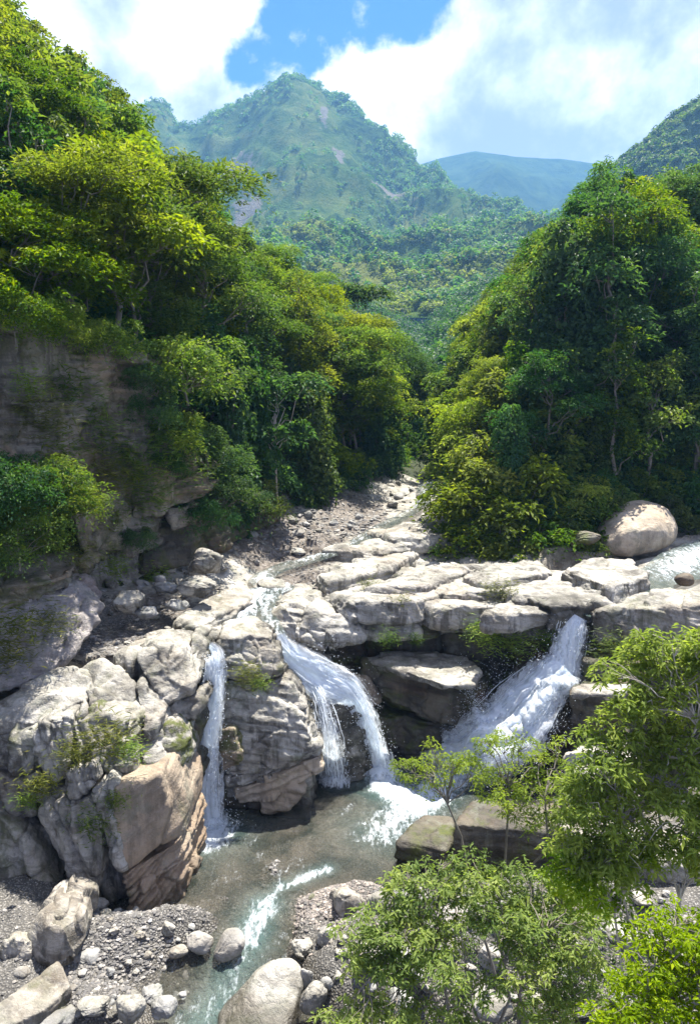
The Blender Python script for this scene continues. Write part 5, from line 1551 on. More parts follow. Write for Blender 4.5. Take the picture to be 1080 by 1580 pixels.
def scatter_trees(n, yr, side, spacing, kinds, mats, label, group, smin, smax, dmin=0.6, dmax=60, accept=None, need_view=True):
    got = []
    tries = 0
    while len(got) < n and tries < n * 60:
        tries += 1
        y = yr[0] + (yr[1] - yr[0]) * random.random() ** 1.3
        x = random.uniform(-0.50, 0.50) * y + random.uniform(-3, 3)
        e, pl = (LEFT_EDGE, LEFT_POLY) if side < 0 else (RIGHT_EDGE, RIGHT_POLY)
        ax, ay = np.array([x]), np.array([y])
        if not inside(ax, ay, pl)[0]:
            continue
        d = seg_dist(ax, ay, e)[0][0]
        if d < dmin or d > dmax:
            continue
        if accept and not accept(x, y, d):
            continue
        if any((x - a) ** 2 + (y - b) ** 2 < spacing ** 2 for a, b in got):
            continue
        z = gh(x, y)
        px, py, dep = project((x, y, z + 6))
        if px < -120 or px > 1200 or py < -260:
            continue
        s = random.uniform(smin, smax)
        kd = random.choice(kinds)
        if side > 0 and px < 860 and y < 62:
            s *= 0.62          # the low spur: trees shortened to let the sun reach it
        s *= fit_height(x, y, z, HEIGHTS[kd] * s, side)
        if s == 0:
            continue
        got.append((x, y))
        mt = random.choice(mats)
        if side > 0 and px < 790 and kd[:4] != 'bush':
            mt = random.choice(['leaf_yellow', 'leaf_yellow', 'leaf'])  # sunlit left edge of the slope painted in by yellower leaves
        py = project((x, y, z + 4))[1]
        where = 'low on' if py > 620 else ('half way up' if py > 440 else 'high on')
        look = {'broad': 'round crowned', 'tall': 'tall narrow', 'layer': 'flat topped spreading', 'drape': 'vine draped', 'bush': 'bushy', 'open': 'slender'}[kd.split('_')[0]]
        lab = '%s %s %s' % (look, {'leaf': 'mid green', 'leaf_yellow': 'yellow green', 'leaf_dark': 'dark green'}[mt], label.replace('@', where))
        plant(kd, x, y, s, mt, lab, group, z=z - 0.3, sz=s * random.uniform(0.9, 1.15))
    return got

scatter_trees(70, (29, 66), -1, 2.6, ['broad_a', 'broad_b', 'broad_c', 'tall_a', 'tall_b', 'layer_a', 'layer_b', 'drape_b'], ['leaf', 'leaf', 'leaf_yellow', 'leaf_dark', 'leaf_yellow'],
              'tree @ the near left slope above the cliff', 'trees of the near left slope', 0.8, 1.3, dmin=2.4, dmax=26)
scatter_trees(60, (60, 125), -1, 3.6, ['broad_a', 'broad_b', 'broad_c', 'tall_a', 'drape_b', 'layer_a'], ['leaf', 'leaf_dark', 'leaf', 'leaf_yellow'],
              'tree @ the far left slope beyond the cliff', 'trees of the far left slope', 0.75, 1.1, dmin=0.5, dmax=34)
scatter_trees(60, (44, 72), 1, 2.7, ['broad_a', 'broad_b', 'broad_c', 'tall_a', 'tall_b', 'drape_a', 'drape_b', 'layer_b'], ['leaf', 'leaf_dark', 'leaf_dark', 'leaf_dark'],  # mostly dark leaves, the slope's shade put into their colour
              'tree @ the near right slope', 'trees of the near right slope', 0.9, 1.45, dmin=1.2, dmax=30)
scatter_trees(60, (66, 130), 1, 3.8, ['broad_a', 'broad_b', 'tall_a', 'drape_b', 'broad_c'], ['leaf', 'leaf_dark', 'leaf', 'leaf_yellow'],
              'tree @ the far right slope by the gap', 'trees of the far right slope', 0.8, 1.3, dmin=0.5, dmax=45)
scatter_trees(36, (62, 118), 1, 3.2, ['broad_a', 'broad_b', 'broad_c', 'drape_b', 'tall_a'], ['leaf', 'leaf_dark', 'leaf_dark', 'leaf_yellow'],
              'tree @ the right slope above the spur', 'trees of the far right slope', 0.9, 1.4, dmin=1.0, dmax=24)
# shrubs along the feet of both slopes and on the cliff
scatter_trees(34, (43, 64), 1, 1.7, ['bush_a', 'bush_b', 'drape_a'], ['leaf', 'leaf_dark', 'leaf'], 'shrub on the right river bank under the forest', 'bank shrubs on the right', 0.7, 1.15, dmin=-0.2 + 0.2, dmax=3.0)
scatter_trees(40, (40, 72), -1, 1.7, ['bush_a', 'bush_b', 'drape_a'], ['leaf', 'leaf_dark', 'leaf_dark'], 'shrub along the foot of the left forest', 'bank shrubs on the left', 0.6, 1.1, dmin=0.0, dmax=3.5)

def plant_px(kind, px, py, y, s, mat, lab, group=None, sz=None):
    p = P(px, py, y=y)
    return plant(kind, p.x, p.y, s, mat, lab, group, z=p.z, sz=sz)
# the leafy spur on the right bank, its sunlight painted as yellower leaves
for px, py, y, s, mat in ((720, 858, 43.5, 0.85, 'leaf'), (770, 862, 43.0, 1.0, 'leaf_yellow'), (830, 862, 42.8, 0.95, 'leaf'), (880, 850, 43.2, 0.8, 'leaf'),
                          (745, 800, 45, 1.1, 'leaf_yellow'), (810, 800, 45, 1.2, 'leaf_yellow'), (870, 790, 45.5, 1.1, 'leaf_yellow'), (700, 800, 47, 1.0, 'leaf_yellow'), (910, 800, 46, 0.9, 'leaf'),
                          (760, 740, 47, 1.2, 'leaf_yellow'), (820, 735, 48, 1.2, 'leaf'), (715, 735, 50, 1.1, 'leaf_yellow'), (735, 670, 52, 1.2, 'leaf_yellow'), (780, 660, 51, 1.2, 'leaf_yellow'), (850, 690, 49, 1.2, 'leaf')):
    plant_px(random.choice(['bush_a', 'bush_b', 'bush_m']), px, py, y, s * 1.15, mat, '%s shrub %s on the spur right of the river bend' % ({'leaf': 'mid green', 'leaf_yellow': 'yellow green'}[mat], 'by the water' if py > 840 else 'half way up' if py > 760 else 'near the top'), 'shrubs of the right spur')
# greenery growing on the left cliff
for px, py, y, s, mat, lab in ((60, 800, 27.5, 1.05, 'leaf', 'drooping shrub hanging over the lower left cliff'), (10, 790, 26.5, 1.0, 'leaf_dark', 'dark shrub at the left edge below the cliff'),
                               (110, 790, 28.8, 0.6, 'leaf', 'small shrub on the right end of the cliff overhang'), (30, 860, 26.0, 0.8, 'leaf', 'low shrub at the lip of the muddy overhang'),
                               (245, 650, 35.4, 0.7, 'leaf_dark', 'dark shrub clinging high on the left cliff'), (275, 690, 36.8, 0.9, 'leaf', 'shrub on the cliff shelf above the lit block'),
                               (225, 600, 35, 0.6, 'leaf_dark', 'shrub in the upper corner of the left cliff'), (320, 720, 39, 1.1, 'leaf_dark', 'dark shrub right of the left cliff'),
                               (310, 810, 38.3, 0.8, 'leaf_dark', 'shrub in the hollow beneath the lit cliff block'), (205, 845, 34, 0.5, 'leaf_dark', 'low shrub in the cave below the cliff'),
                               (25, 515, 28.8, 0.8, 'leaf', 'leafy shrub hanging over the cliff top at the left edge'), (95, 528, 31.4, 0.7, 'leaf_yellow', 'yellow green shrub hanging over the middle of the cliff top'), (165, 545, 33.2, 0.8, 'leaf', 'shrub hanging over the right part of the cliff top'),
                               (350, 780, 41, 1.0, 'leaf_dark', 'shrub at the corner where cliff meets forest'), (400, 790, 44.5, 1.0, 'leaf', 'shrub at the foot of the slender tree'),
                               (265, 725, 35.9, 0.5, 'leaf_dark', 'shrub on top of the lit cliff block'),
                               
                               (290, 600, 37.4, 1.4, 'leaf', 'large shrub where the cliff runs into the forest')):
    plant_px(('bush_n' if y < 32 else 'bush_m'), px, py, y, s, mat, lab)

def undergrowth(name, n, yr, side, dmax, mat, label, seed, dmin=0.3):
    r = np.random.default_rng(seed)
    y = yr[0] + (yr[1] - yr[0]) * r.random(n * 6)
    x = (r.random(n * 6) - 0.5) * y * 1.05
    e, pl = (LEFT_EDGE, LEFT_POLY) if side < 0 else (RIGHT_EDGE, RIGHT_POLY)
    d, _ = seg_dist(x, y, e)
    k = inside(x, y, pl) & (d > dmin) & (d < dmax)
    x, y = x[k][:n], y[k][:n]
    z = ground_h(x, y)
    n = len(x)
    m = 26
    c = np.stack([x, y, z + 0.25 + 0.5 * r.random(n)], 1)
    off = r.normal(size=(n, m, 3)) * np.array([0.55, 0.55, 0.30])
    nn = unitv(np.array([0, -0.2, 0.9]) + r.normal(size=(n, m, 3)) * 0.5)
    T = np.clip(np.repeat(0.35 + 0.2 * r.normal(size=n), m) + r.normal(size=n * m) * 0.12, 0, 1)
    q = n * m
    data = ((c[:, None] + off).reshape(-1, 3), nn.reshape(-1, 3), unitv(off + r.normal(size=off.shape) * 0.3).reshape(-1, 3), 0.38 * (0.6 + 0.8 * r.random(q)), 0.18 * (0.6 + 0.8 * r.random(q)), T)
    obj(name, leaves_mesh(name, data, M[mat]), label=label, cat='undergrowth', kind='stuff')
undergrowth('undergrowth', 2600, (27, 75), -1, 30, 'leaf_dark', 'undergrowth beneath the left forest', 71, dmin=2.2)
undergrowth('undergrowth', 2600, (43, 85), 1, 30, 'leaf_dark', 'undergrowth beneath the right forest', 72)

# the wood beyond: one mass
def far_forest(name, n, region, leaf, per, mat, label, seed, rad_=(2.6, 4.2), zfun=None, sky=None):
    r = np.random.default_rng(seed)
    x, y = region(r, n)
    z = (zfun or ground_h)(x, y)
    if sky:
        q = np.array([project(t)[:2] for t in zip(x, y, z + 8)])
        k = q[:, 1] > np.interp(q[:, 0], [t[0] for t in sky], [t[1] for t in sky]) - 4
        x, y, z = x[k], y[k], z[k]
    n = len(x)
    R = rad_[0] + (rad_[1] - rad_[0]) * r.random(n)
    d = unitv(r.normal(size=(n, per, 3)))
    d[..., 2] = np.abs(d[..., 2]) * 1.0 - 0.25
    p = np.stack([x, y, z + R * 0.9], 1)[:, None] + d * R[:, None, None] * np.array([1, 1, 1.15]) * (0.75 + 0.35 * r.random((n, per, 1)))
    nn = unitv(d + np.array([0, 0, 0.6]) + r.normal(size=d.shape) * 0.35)
    q = n * per
    T = np.clip(np.repeat(0.40 + 0.25 * r.normal(size=n), per) + r.normal(size=q) * 0.12 + d[..., 2].ravel() * 0.1, 0, 1)
    data = (p.reshape(-1, 3), nn.reshape(-1, 3), unitv(r.normal(size=(q, 3))), leaf * (0.7 + 0.6 * r.random(q)), leaf * 0.7 * (0.7 + 0.6 * r.random(q)), T)
    obj(name, leaves_mesh(name, data, M[mat], 0.1), label=label, cat='forest', kind='stuff')

def reg_mid(r, n):
    y = 118 + (410 - 118) * r.random(n * 4)
    x = (r.random(n * 4) * 1.2 - 0.6) * y
    d, _ = seg_dist(x, y, LEFT_EDGE)
    k = np.abs(x) < 0.55 * y
    return x[k][:n], y[k][:n]
far_forest('forest', 2600, reg_mid, 1.3, 70, 'leaf_dark', 'dense forest filling the valley behind the gorge', 81, sky=SKY_M)

# ------------------------------------------------------------------ mountains
def tps(pts):
    A = np.array([tuple(p) for p in pts], float)
    s = 1000.0
    X = A[:, :2] / s
    def U(r2):
        return np.where(r2 > 0, r2 * np.log(np.maximum(r2, 1e-12)), 0)
    n = len(X)
    K = U(((X[:, None] - X[None]) ** 2).sum(2)) + np.eye(n) * 2e-3
    Pm = np.concatenate([np.ones((n, 1)), X], 1)
    Lm = np.zeros((n + 3, n + 3)); Lm[:n, :n] = K; Lm[:n, n:] = Pm; Lm[n:, :n] = Pm.T
    w = np.linalg.solve(Lm, np.concatenate([A[:, 2], [0, 0, 0]]))
    def f(x, y):
        x = np.asarray(x, float) / s; y = np.asarray(y, float) / s
        o = w[n] + w[n + 1] * x + w[n + 2] * y
        for i in range(n):
            o = o + w[i] * U((x - X[i, 0]) ** 2 + (y - X[i, 1]) ** 2)
        return o
    return f

RIDGE = [(150, 185, 1500), (220, 175, 1500), (280, 178, 1490), (335, 176, 1480), (372, 158, 1460), (400, 138, 1440), (425, 118, 1420), (450, 110, 1410), (476, 116, 1410), (510, 145, 1390), (545, 180, 1370), (580, 196, 1350),
         (620, 216, 1310), (655, 250, 1270), (700, 296, 1210), (740, 330, 1150), (775, 350, 1090), (810, 375, 1030)]
ctl = [P(a, b, y=c) for a, b, c in RIDGE]
ctl += [p + Vector((p.x * 0.25, 330, -170)) for p in ctl]
ctl += [P(a, b, y=c) for a, b, c in ((300, 250, 1340), (370, 240, 1300), (450, 210, 1260), (520, 240, 1250), (590, 260, 1230), (330, 310, 1160), (400, 300, 1130), (470, 290, 1110), (540, 290, 1120), (610, 300, 1130), (670, 320, 1110),
                                    (390, 370, 960), (450, 370, 930), (520, 350, 960), (590, 345, 1000), (650, 350, 1010), (720, 365, 1000), (440, 415, 760), (520, 405, 780), (600, 395, 800), (680, 395, 820), (750, 395, 860),
                                    (250, 330, 1150), (200, 260, 1350), (300, 390, 900), (480, 440, 560), (560, 440, 560), (640, 440, 560), (720, 430, 600), (800, 410, 760), (860, 400, 800),
                                    (520, 480, 430), (600, 485, 430), (660, 480, 430), (400, 450, 480), (300, 430, 560), (760, 450, 470), (900, 420, 620))]
mountain_f = tps(ctl)
def mountain_h(x, y):
    p = np.stack([np.ravel(x), np.ravel(y), np.zeros(np.size(x))], 1)
    shp = np.shape(x)
    fade = sstep(np.ravel(y), 420, 700)
    w = np.stack([fbm(p / 220, 3, 301), fbm(p / 220, 3, 302), p[:, 2]], 1) * 0.8
    g = fbm(p / np.array([120, 260, 1]) + w, 5, 303, ridged=True) - 0.6
    return mountain_f(x, y) + (fade * (g * 120 + (fbm(p / 45, 4, 304) - 0.5) * 26)).reshape(shp)

def mountain_material():
    m, N = new_mat('mountain_slope')
    g = N.new('ShaderNodeNewGeometry')
    pos = g.outputs['Position']
    n1 = N.noise(pos, 0.010, 7, 0.62, 0.5)
    n2 = N.noise(pos, 0.06, 6, 0.7)
    c = N.ramp(N.math('ADD', N.math('MULTIPLY', n1, 0.6), N.math('MULTIPLY', n2, 0.4)), [(0.38, (0.016, 0.044, 0.018)), (0.48, (0.075, 0.135, 0.036)), (0.60, (0.16, 0.205, 0.06))])
    md = attr(N, 'meadow')
    c = N.mix(N.math('MULTIPLY', N.smooth(N.math('ADD', md, N.math('MULTIPLY', N.math('SUBTRACT', n2, 0.5), 1.2)), 0.4, 0.7), 0.85), c, (0.19, 0.215, 0.065))
    # landslide scars: bare grey soil
    sc = attr(N, 'scar')
    k = N.smooth(N.math('ADD', sc, N.math('MULTIPLY', N.math('SUBTRACT', n2, 0.5), 1.4)), 0.5, 0.75)
    c = N.mix(k, c, N.mix(n2, (0.14, 0.13, 0.115), (0.30, 0.275, 0.24)))
    b = N.new('ShaderNodeBsdfDiffuse')
    N.l.new(c, b.inputs[0])
    N.l.new(N.bump(N.math('ADD', n2, N.noise(pos, 0.3, 4, 0.7)), 1.0, 10.0), b.inputs['Normal'])
    finish(N, b.outputs[0])
    return m
M['mountain'] = mountain_material()

def far_wood_material():
    m, N = new_mat('far_woodland')
    g = N.new('ShaderNodeNewGeometry')
    n = N.noise(g.outputs['Position'], 0.02, 8, 0.7)
    b = N.new('ShaderNodeBsdfDiffuse')
    N.l.new(N.ramp(n, [(0.35, (0.012, 0.030, 0.014)), (0.65, (0.045, 0.075, 0.028))]), b.inputs[0])
    N.l.new(N.bump(n, 1.0, 12.0), b.inputs['Normal'])
    finish(N, b.outputs[0])
    return m
M['far_wood'] = far_wood_material()

def make_mountain():
    xs, ys = np.arange(-900, 900, 7.0), np.arange(405, 1800, 7.0)
    X, Y = np.meshgrid(xs, ys)
    H = mountain_h(X, Y)
    sc = np.zeros(X.shape)
    for px, py, y, rx, ry, a in ((345, 300, 1180, 50, 75, 1.25), (380, 335, 1060, 30, 60, 1.05), (600, 300, 1130, 45, 60, 0.9), (520, 270, 1180, 14, 60, 1.0), (500, 210, 1290, 9, 60, 0.95), (640, 330, 1080, 30, 30, 0.5),
                                 (330, 190, 1440, 30, 30, 0.6), (560, 310, 1100, 20, 40, 0.6)):
        q = P(px, py, y=y)
        sc = np.maximum(sc, a * np.exp(-(((X - q.x) / rx) ** 2 + ((Y - q.y) / ry) ** 2)))
    mdw = np.zeros(X.shape)
    for px, py, y, rx, ry, a in ((620, 445, 520, 45, 70, 1.2), (560, 430, 560, 40, 60, 0.8), (720, 385, 900, 70, 60, 0.9), (640, 350, 1040, 50, 50, 0.7), (470, 380, 900, 50, 80, 0.6), (420, 330, 1100, 60, 90, 0.5)):
        q = P(px, py, y=y)
        mdw = np.maximum(mdw, a * np.exp(-(((X - q.x) / rx) ** 2 + ((Y - q.y) / ry) ** 2)))
    v = np.stack([X, Y, H], -1).reshape(-1, 3)
    obj('mountain', mesh_np('mountain', v, grid_faces(len(xs), len(ys)), M['mountain'], True, {'scar': sc.ravel(), 'meadow': mdw.ravel()}), label='steep green mountain with a pointed summit and bare landslide scars', cat='mountain', kind='structure')
make_mountain()

SCARS = ((345, 300, 1180, 50, 75), (380, 335, 1060, 30, 60), (600, 300, 1130, 45, 60), (520, 270, 1180, 14, 60), (500, 210, 1290, 9, 60))
def reg_ridge(r, n):
    """dense trees along the summit ridge and down the right flank, thin scrub on the face"""
    rp = [(P(a, b, y=c).x, P(a, b, y=c).y) for a, b, c in RIDGE]
    m = n * 12
    x = -700 + 1400 * r.random(m); y = 430 + 1150 * r.random(m)
    d, par = seg_dist(x, y, rp)
    px = PCX + FPX * x / (y + 5)
    dens = np.maximum(np.exp(-(d / 60) ** 2) * 1.0, 0.10)
    dens = np.maximum(dens, 0.9 * sstep(px, 540, 640) * (y > 950))
    dens = np.maximum(dens, 0.9 * (1 - sstep(y, 620, 900)))
    p = np.stack([x, y, x * 0], 1)
    dens *= sstep(fbm(p / 70, 3, 311), 0.36, 0.58) * 0.9 + 0.1
    for qx, qy, qd, rx, ry in SCARS:
        c = P(qx, qy, y=qd)
        dens *= 1 - 0.95 * np.exp(-(((x - c.x) / rx) ** 2 + ((y - c.y) / ry) ** 2))
    k = (r.random(m) < dens) & (np.abs(x) < 0.52 * y + 20)
    return x[k][:n], y[k][:n]
far_forest('forest', 11500, reg_ridge, 3.2, 20, 'leaf_dark', 'dark forest along the ridge and flanks of the mountain', 82, rad_=(3.0, 6.0), zfun=mountain_h)

def reg_base(r, n):
    y = 412 + 330 * r.random(n * 3) ** 1.2
    x = (r.random(n * 3) * 0.9 - 0.4) * y
    p = np.stack([x, y, x * 0], 1)
    k = r.random(n * 3) < 0.25 + 0.75 * sstep(fbm(p / 40, 3, 331), 0.40, 0.58)
    return x[k][:n], y[k][:n]
far_forest('forest', 4200, reg_base, 1.9, 34, 'leaf_yellow', 'light woodland on the foot of the mountain', 84, rad_=(1.8, 4.2), zfun=mountain_h)

def far_ridge(name, prof, y0, depth, label, seed):
    """a far range: its crest follows the given photo profile at distance y0"""
    cr = [P(a, b, y=y0) for a, b in prof]
    xs = np.linspace(cr[0].x, cr[-1].x, 160)
    z = np.interp(xs, [c.x for c in cr], [c.z for c in cr])
    ts = np.linspace(-1, 1, 60)
    X = np.tile(xs, 60); T = np.repeat(ts, 160)
    Y = y0 + T * depth
    Zc = np.tile(z, 60)
    p = np.stack([X, Y, X * 0], 1) / (depth * 0.35)
    Z = Zc * (1 - np.abs(T) ** 1.15 * 0.95) + (fbm(p, 5, seed, ridged=True) - 0.6) * 0.28 * Zc.max() * np.minimum(1, np.abs(T) * 3)
    v = np.stack([X, Y, Z], 1)
    obj(name, mesh_np(name, v, grid_faces(160, 60), M['far_wood'], True, {'scar': np.zeros(len(v)), 'meadow': np.zeros(len(v))}), label=label, cat='mountain', kind='structure')
    def zf(x, y):
        i = np.clip(np.searchsorted(xs, x), 0, 159); j = np.clip(((y - y0) / depth + 1) / 2 * 59, 0, 59).astype(int)
        return Z.reshape(60, 160)[j, i]
    return zf
far_ridge('mountain', [(300, 330), (500, 290), (620, 262), (680, 243), (730, 233), (790, 242), (860, 243), (930, 252), (1000, 262), (1200, 280), (1500, 330)], 2500, 1000, 'blue distant range under the cloud', 401)
far_ridge('mountain', [(780, 395), (820, 345), (870, 300), (930, 262), (985, 232), (1040, 222), (1150, 190), (1400, 170)], 1900, 700, 'nearer blue ridge descending from the right', 402)
right_h = far_ridge('mountain', [(890, 330), (930, 285), (965, 246), (1000, 222), (1030, 190), (1080, 155), (1150, 130), (1300, 90), (1500, 70)], 720, 300, 'dark wooded mountainside at the right edge', 403)

def reg_right(r, n):
    a, b = P(880, 300, y=720).x, P(1130, 300, y=720).x
    return a + (b - a) * r.random(n), 720 - 290 * r.random(n) ** 1.3 + 20
far_forest('forest', 2600, reg_right, 2.6, 26, 'leaf', 'forest clothing the mountainside at the right edge', 83, rad_=(2.5, 4.5), zfun=right_h)

# ------------------------------------------------------------------ foreground foliage
def spray_leaves(r, centres, m, ln, wd, spread, T0):
    """fans of narrow drooping leaflets round twig ends"""
    k = len(centres)
    a = r.random((k, m)) * 6.283
    el = r.normal(size=(k, m)) * 0.35 - 0.15
    d = np.stack([np.cos(a) * np.cos(el), np.sin(a) * np.cos(el), np.sin(el)], -1)
    q = r.random((k, m, 1))
    p = centres[:, None] + d * spread * (0.35 + 0.65 * q)
    p[..., 2] -= (spread * 0.35 * q[..., 0] ** 2)
    n = unitv(np.array([0, 0, 1.0]) + r.normal(size=(k, m, 3)) * 0.35 + d * 0.25)
    s = k * m
    T = np.clip(np.repeat(T0, m) + r.normal(size=s) * 0.12, 0, 1)
    return (p.reshape(-1, 3), n.reshape(-1, 3), (d + np.array([0, 0, -0.3])).reshape(-1, 3), ln * (0.6 + 0.8 * r.random(s)), wd * (0.7 + 0.6 * r.random(s)), T)

def in_poly(px, py, poly):
    return inside(np.array([px]), np.array([py]), poly)[0]

def near_tree(name, label, cat, base, stems, areas, mat='leaf_fresh', seed=0, ln=0.145, wd=0.052, spread=0.18, m=9, trunk=0.05, bark='bark', bare=0, pad=0.42, sprays=21):
    """a tree close to the camera: stems, limbs to flat pads of foliage, twigs that end in fans of leaflets.
    areas: (polygon of the leafy area in photo pixels, near y at its foot, far y at its top, number of pads)"""
    r = np.random.default_rng(seed)
    base = np.array(tuple(base))
    root = empty(name, Vector(base), label, cat)
    tubes, cen, T0, mains = [], [], [], []
    for (px, py, y) in stems:
        e = np.array(tuple(P(px, py, y=y)))
        pth = bent(base + r.normal(size=3) * np.array([0.12, 0.12, 0]), e, r, 8, 0.05)
        tubes.append(tube(pth, np.linspace(trunk, trunk * 0.45, 8), 7))
        mains.append(pth)
    allm = np.concatenate(mains)
    for poly, yn, yf, count in areas:
        xs = [q[0] for q in poly]; ys = [q[1] for q in poly]
        done = []
        tries = 0
        while len(done) < count and tries < count * 40:
            tries += 1
            px, py = r.uniform(min(xs), max(xs)), r.uniform(min(ys), max(ys))
            if not in_poly(px, py, poly):
                continue
            if any(abs(px - a_) < 26 and abs(py - b_) < 15 for a_, b_ in done):
                continue
            done.append((px, py))
            t = (py - min(ys)) / (max(ys) - min(ys) + 1e-6)
            y = yf + (yn - yf) * t + r.normal() * 0.25
            c = np.array(tuple(P(px, py, y=y)))
            st = allm[np.argmin(np.linalg.norm(allm - (c - np.array([0, 0, 0.7])), axis=1) + r.random(len(allm)) * 0.4)]
            limb = bent(st, c, r, 7, 0.06)
            limb[1:-1, 2] += 0.08 * np.linalg.norm(c - st)
            tubes.append(tube(limb, np.linspace(trunk * 0.34, 0.008, 7), 4))
            R = pad * (0.6 + 0.7 * r.random())
            k = int(sprays * (R / pad) ** 2)
            ang = r.random(k) * 6.283; q = np.sqrt(r.random(k)) * R
            tilt = r.normal(size=2) * 0.25
            off = np.stack([np.cos(ang) * q, np.sin(ang) * q, 0 * q], 1)
            off[:, 2] = off[:, 0] * tilt[0] + off[:, 1] * tilt[1] + 0.07 * r.normal(size=k) - 0.5 * q ** 2 / max(R, 0.01) * 0.5
            cen.append(c + off)
            T0.append(np.clip(r.normal() * 0.16 + 0.48 + r.normal(size=k) * 0.12, 0, 1))
            for j in range(5):
                e = c + off[r.integers(k)]
                tubes.append(tube(bent(limb[4], e, r, 4, 0.06), np.linspace(0.010, 0.003, 4), 3))
    for i in range(bare):
        s0 = allm[r.integers(3, len(allm))]
        e = s0 + unitv(r.normal(size=3) + np.array([0.2, -0.3, 0.1])) * (0.6 + 0.9 * r.random())
        tubes.append(tube(bent(s0, e, r, 6, 0.08), np.linspace(trunk * 0.3, 0.006, 6), 4))
    cen = np.concatenate(cen); T0 = np.concatenate(T0)
    data = spray_leaves(r, cen, m, ln, wd, spread, T0)
    data = (data[0] - base,) + data[1:]
    tubes = [(v - base, f) for v, f in tubes]
    obj('trunk', wood_mesh('trunk', tubes, M[bark]), root)
    obj('crown', leaves_mesh('crown', data, M[mat], 0.18), root)
    return root

def foot(px, y):
    """a point of the ground at photo column px and distance y"""
    d = pix_dir(px, 1300)
    x = d.x / d.y * y
    return Vector((x, y, gh(x, y) - 0.1))

near_tree('small_tree', 'airy tree with flat crown in front of the right rapids', 'tree', foot(818, 17.0),
          [(785, 1215, 17.0), (690, 1240, 17.2), (840, 1230, 16.6)],
          [([(606, 1190), (640, 1155), (700, 1150), (725, 1180), (690, 1210), (630, 1212)], 17.0, 17.5, 13), ([(715, 1170), (740, 1140), (800, 1130), (860, 1140), (895, 1190), (900, 1250), (850, 1268), (790, 1255), (740, 1215)], 16.6, 17.5, 34)],
          seed=1, mat='leaf_lime', ln=0.11, wd=0.035, spread=0.14, sprays=22, pad=0.36)
near_tree('leafy_tree', 'large fresh green tree rising on the right in front of the ledge', 'tree', foot(1120, 14.0),
          [(1010, 1220, 13.6), (1075, 1120, 13.6), (960, 1260, 13.4)],
          [([(960, 1010), (1000, 972), (1060, 985), (1120, 975), (1130, 1330), (1060, 1330), (1000, 1300), (930, 1290), (880, 1250), (900, 1180), (915, 1130), (945, 1080)], 13.0, 14.4, 110),
           ([(870, 1290), (930, 1270), (1000, 1300), (990, 1340), (900, 1340)], 13.2, 13.6, 14)],
          seed=2, bare=8, bark='bark_pale', mat='leaf_lime', sprays=22)
near_tree('leafy_shrub', 'broad green shrub covering the stones at the bottom centre', 'shrub', foot(790, 14.6),
          [(760, 1430, 14.6), (650, 1420, 14.8), (840, 1440, 14.2), (720, 1500, 14.2), (600, 1470, 14.6)],
          [([(600, 1360), (650, 1325), (720, 1330), (800, 1335), (880, 1350), (920, 1400), (880, 1440), (760, 1420), (640, 1420), (590, 1400)], 14.6, 15.4, 56),
           ([(530, 1440), (590, 1400), (680, 1420), (700, 1470), (620, 1500), (540, 1500)], 14.2, 14.9, 16), ([(800, 1430), (910, 1420), (930, 1540), (850, 1590), (790, 1520)], 13.4, 14.4, 17),
           ([(500, 1530), (560, 1490), (660, 1530), (660, 1590), (510, 1590)], 13.6, 14.4, 9), ([(690, 1480), (780, 1450), (780, 1560), (700, 1590)], 13.6, 14.2, 5)],
          seed=3, bare=20)
near_tree('leafy_shrub', 'bright lime green shrub in the bottom right corner', 'shrub', foot(1120, 11.0),
          [(1040, 1480, 11.2), (1000, 1540, 10.8)],
          [([(985, 1420), (1040, 1405), (1130, 1420), (1130, 1600), (930, 1600), (920, 1540), (980, 1490)], 10.6, 11.6, 44)],
          seed=4, ln=0.12, wd=0.045, spread=0.15, mat='leaf_lime', bare=4)
near_tree('leafy_shrub', 'small shrub leaning in from the right above the sandy slab', 'shrub', foot(1100, 12.6),
          [(960, 1380, 13.0), (930, 1340, 13.2), (1050, 1370, 12.6)],
          [([(860, 1330), (930, 1290), (1010, 1310), (1000, 1360), (930, 1395), (880, 1380)], 13.0, 13.6, 16)], seed=5, bark='bark_pale', trunk=0.045, bare=4)

def ground_cover():
    r = np.random.default_rng(404)
    n = 420
    c0 = P(800, 1450, z=0.8)
    x = c0.x + r.normal(size=n) * 2.2; y = c0.y - 1.5 + r.normal(size=n) * 2.6
    k = (x > 0.6) & (y > 12.5) & (y < 21.5)
    x, y = x[k], y[k]
    z = ground_h(x, y)
    cen = np.repeat(np.stack([x, y, z + 0.12], 1), 4, 0)
    cen = cen + r.normal(size=cen.shape) * np.array([0.16, 0.16, 0.06])
    data = spray_leaves(r, cen, 9, 0.10, 0.035, 0.14, np.clip(0.4 + 0.2 * r.normal(size=len(cen)), 0, 1))
    obj('undergrowth', leaves_mesh('undergrowth', data, M['leaf'], 0.2), label='low weeds between the stones under the front shrubs', cat='undergrowth', kind='stuff')
ground_cover()

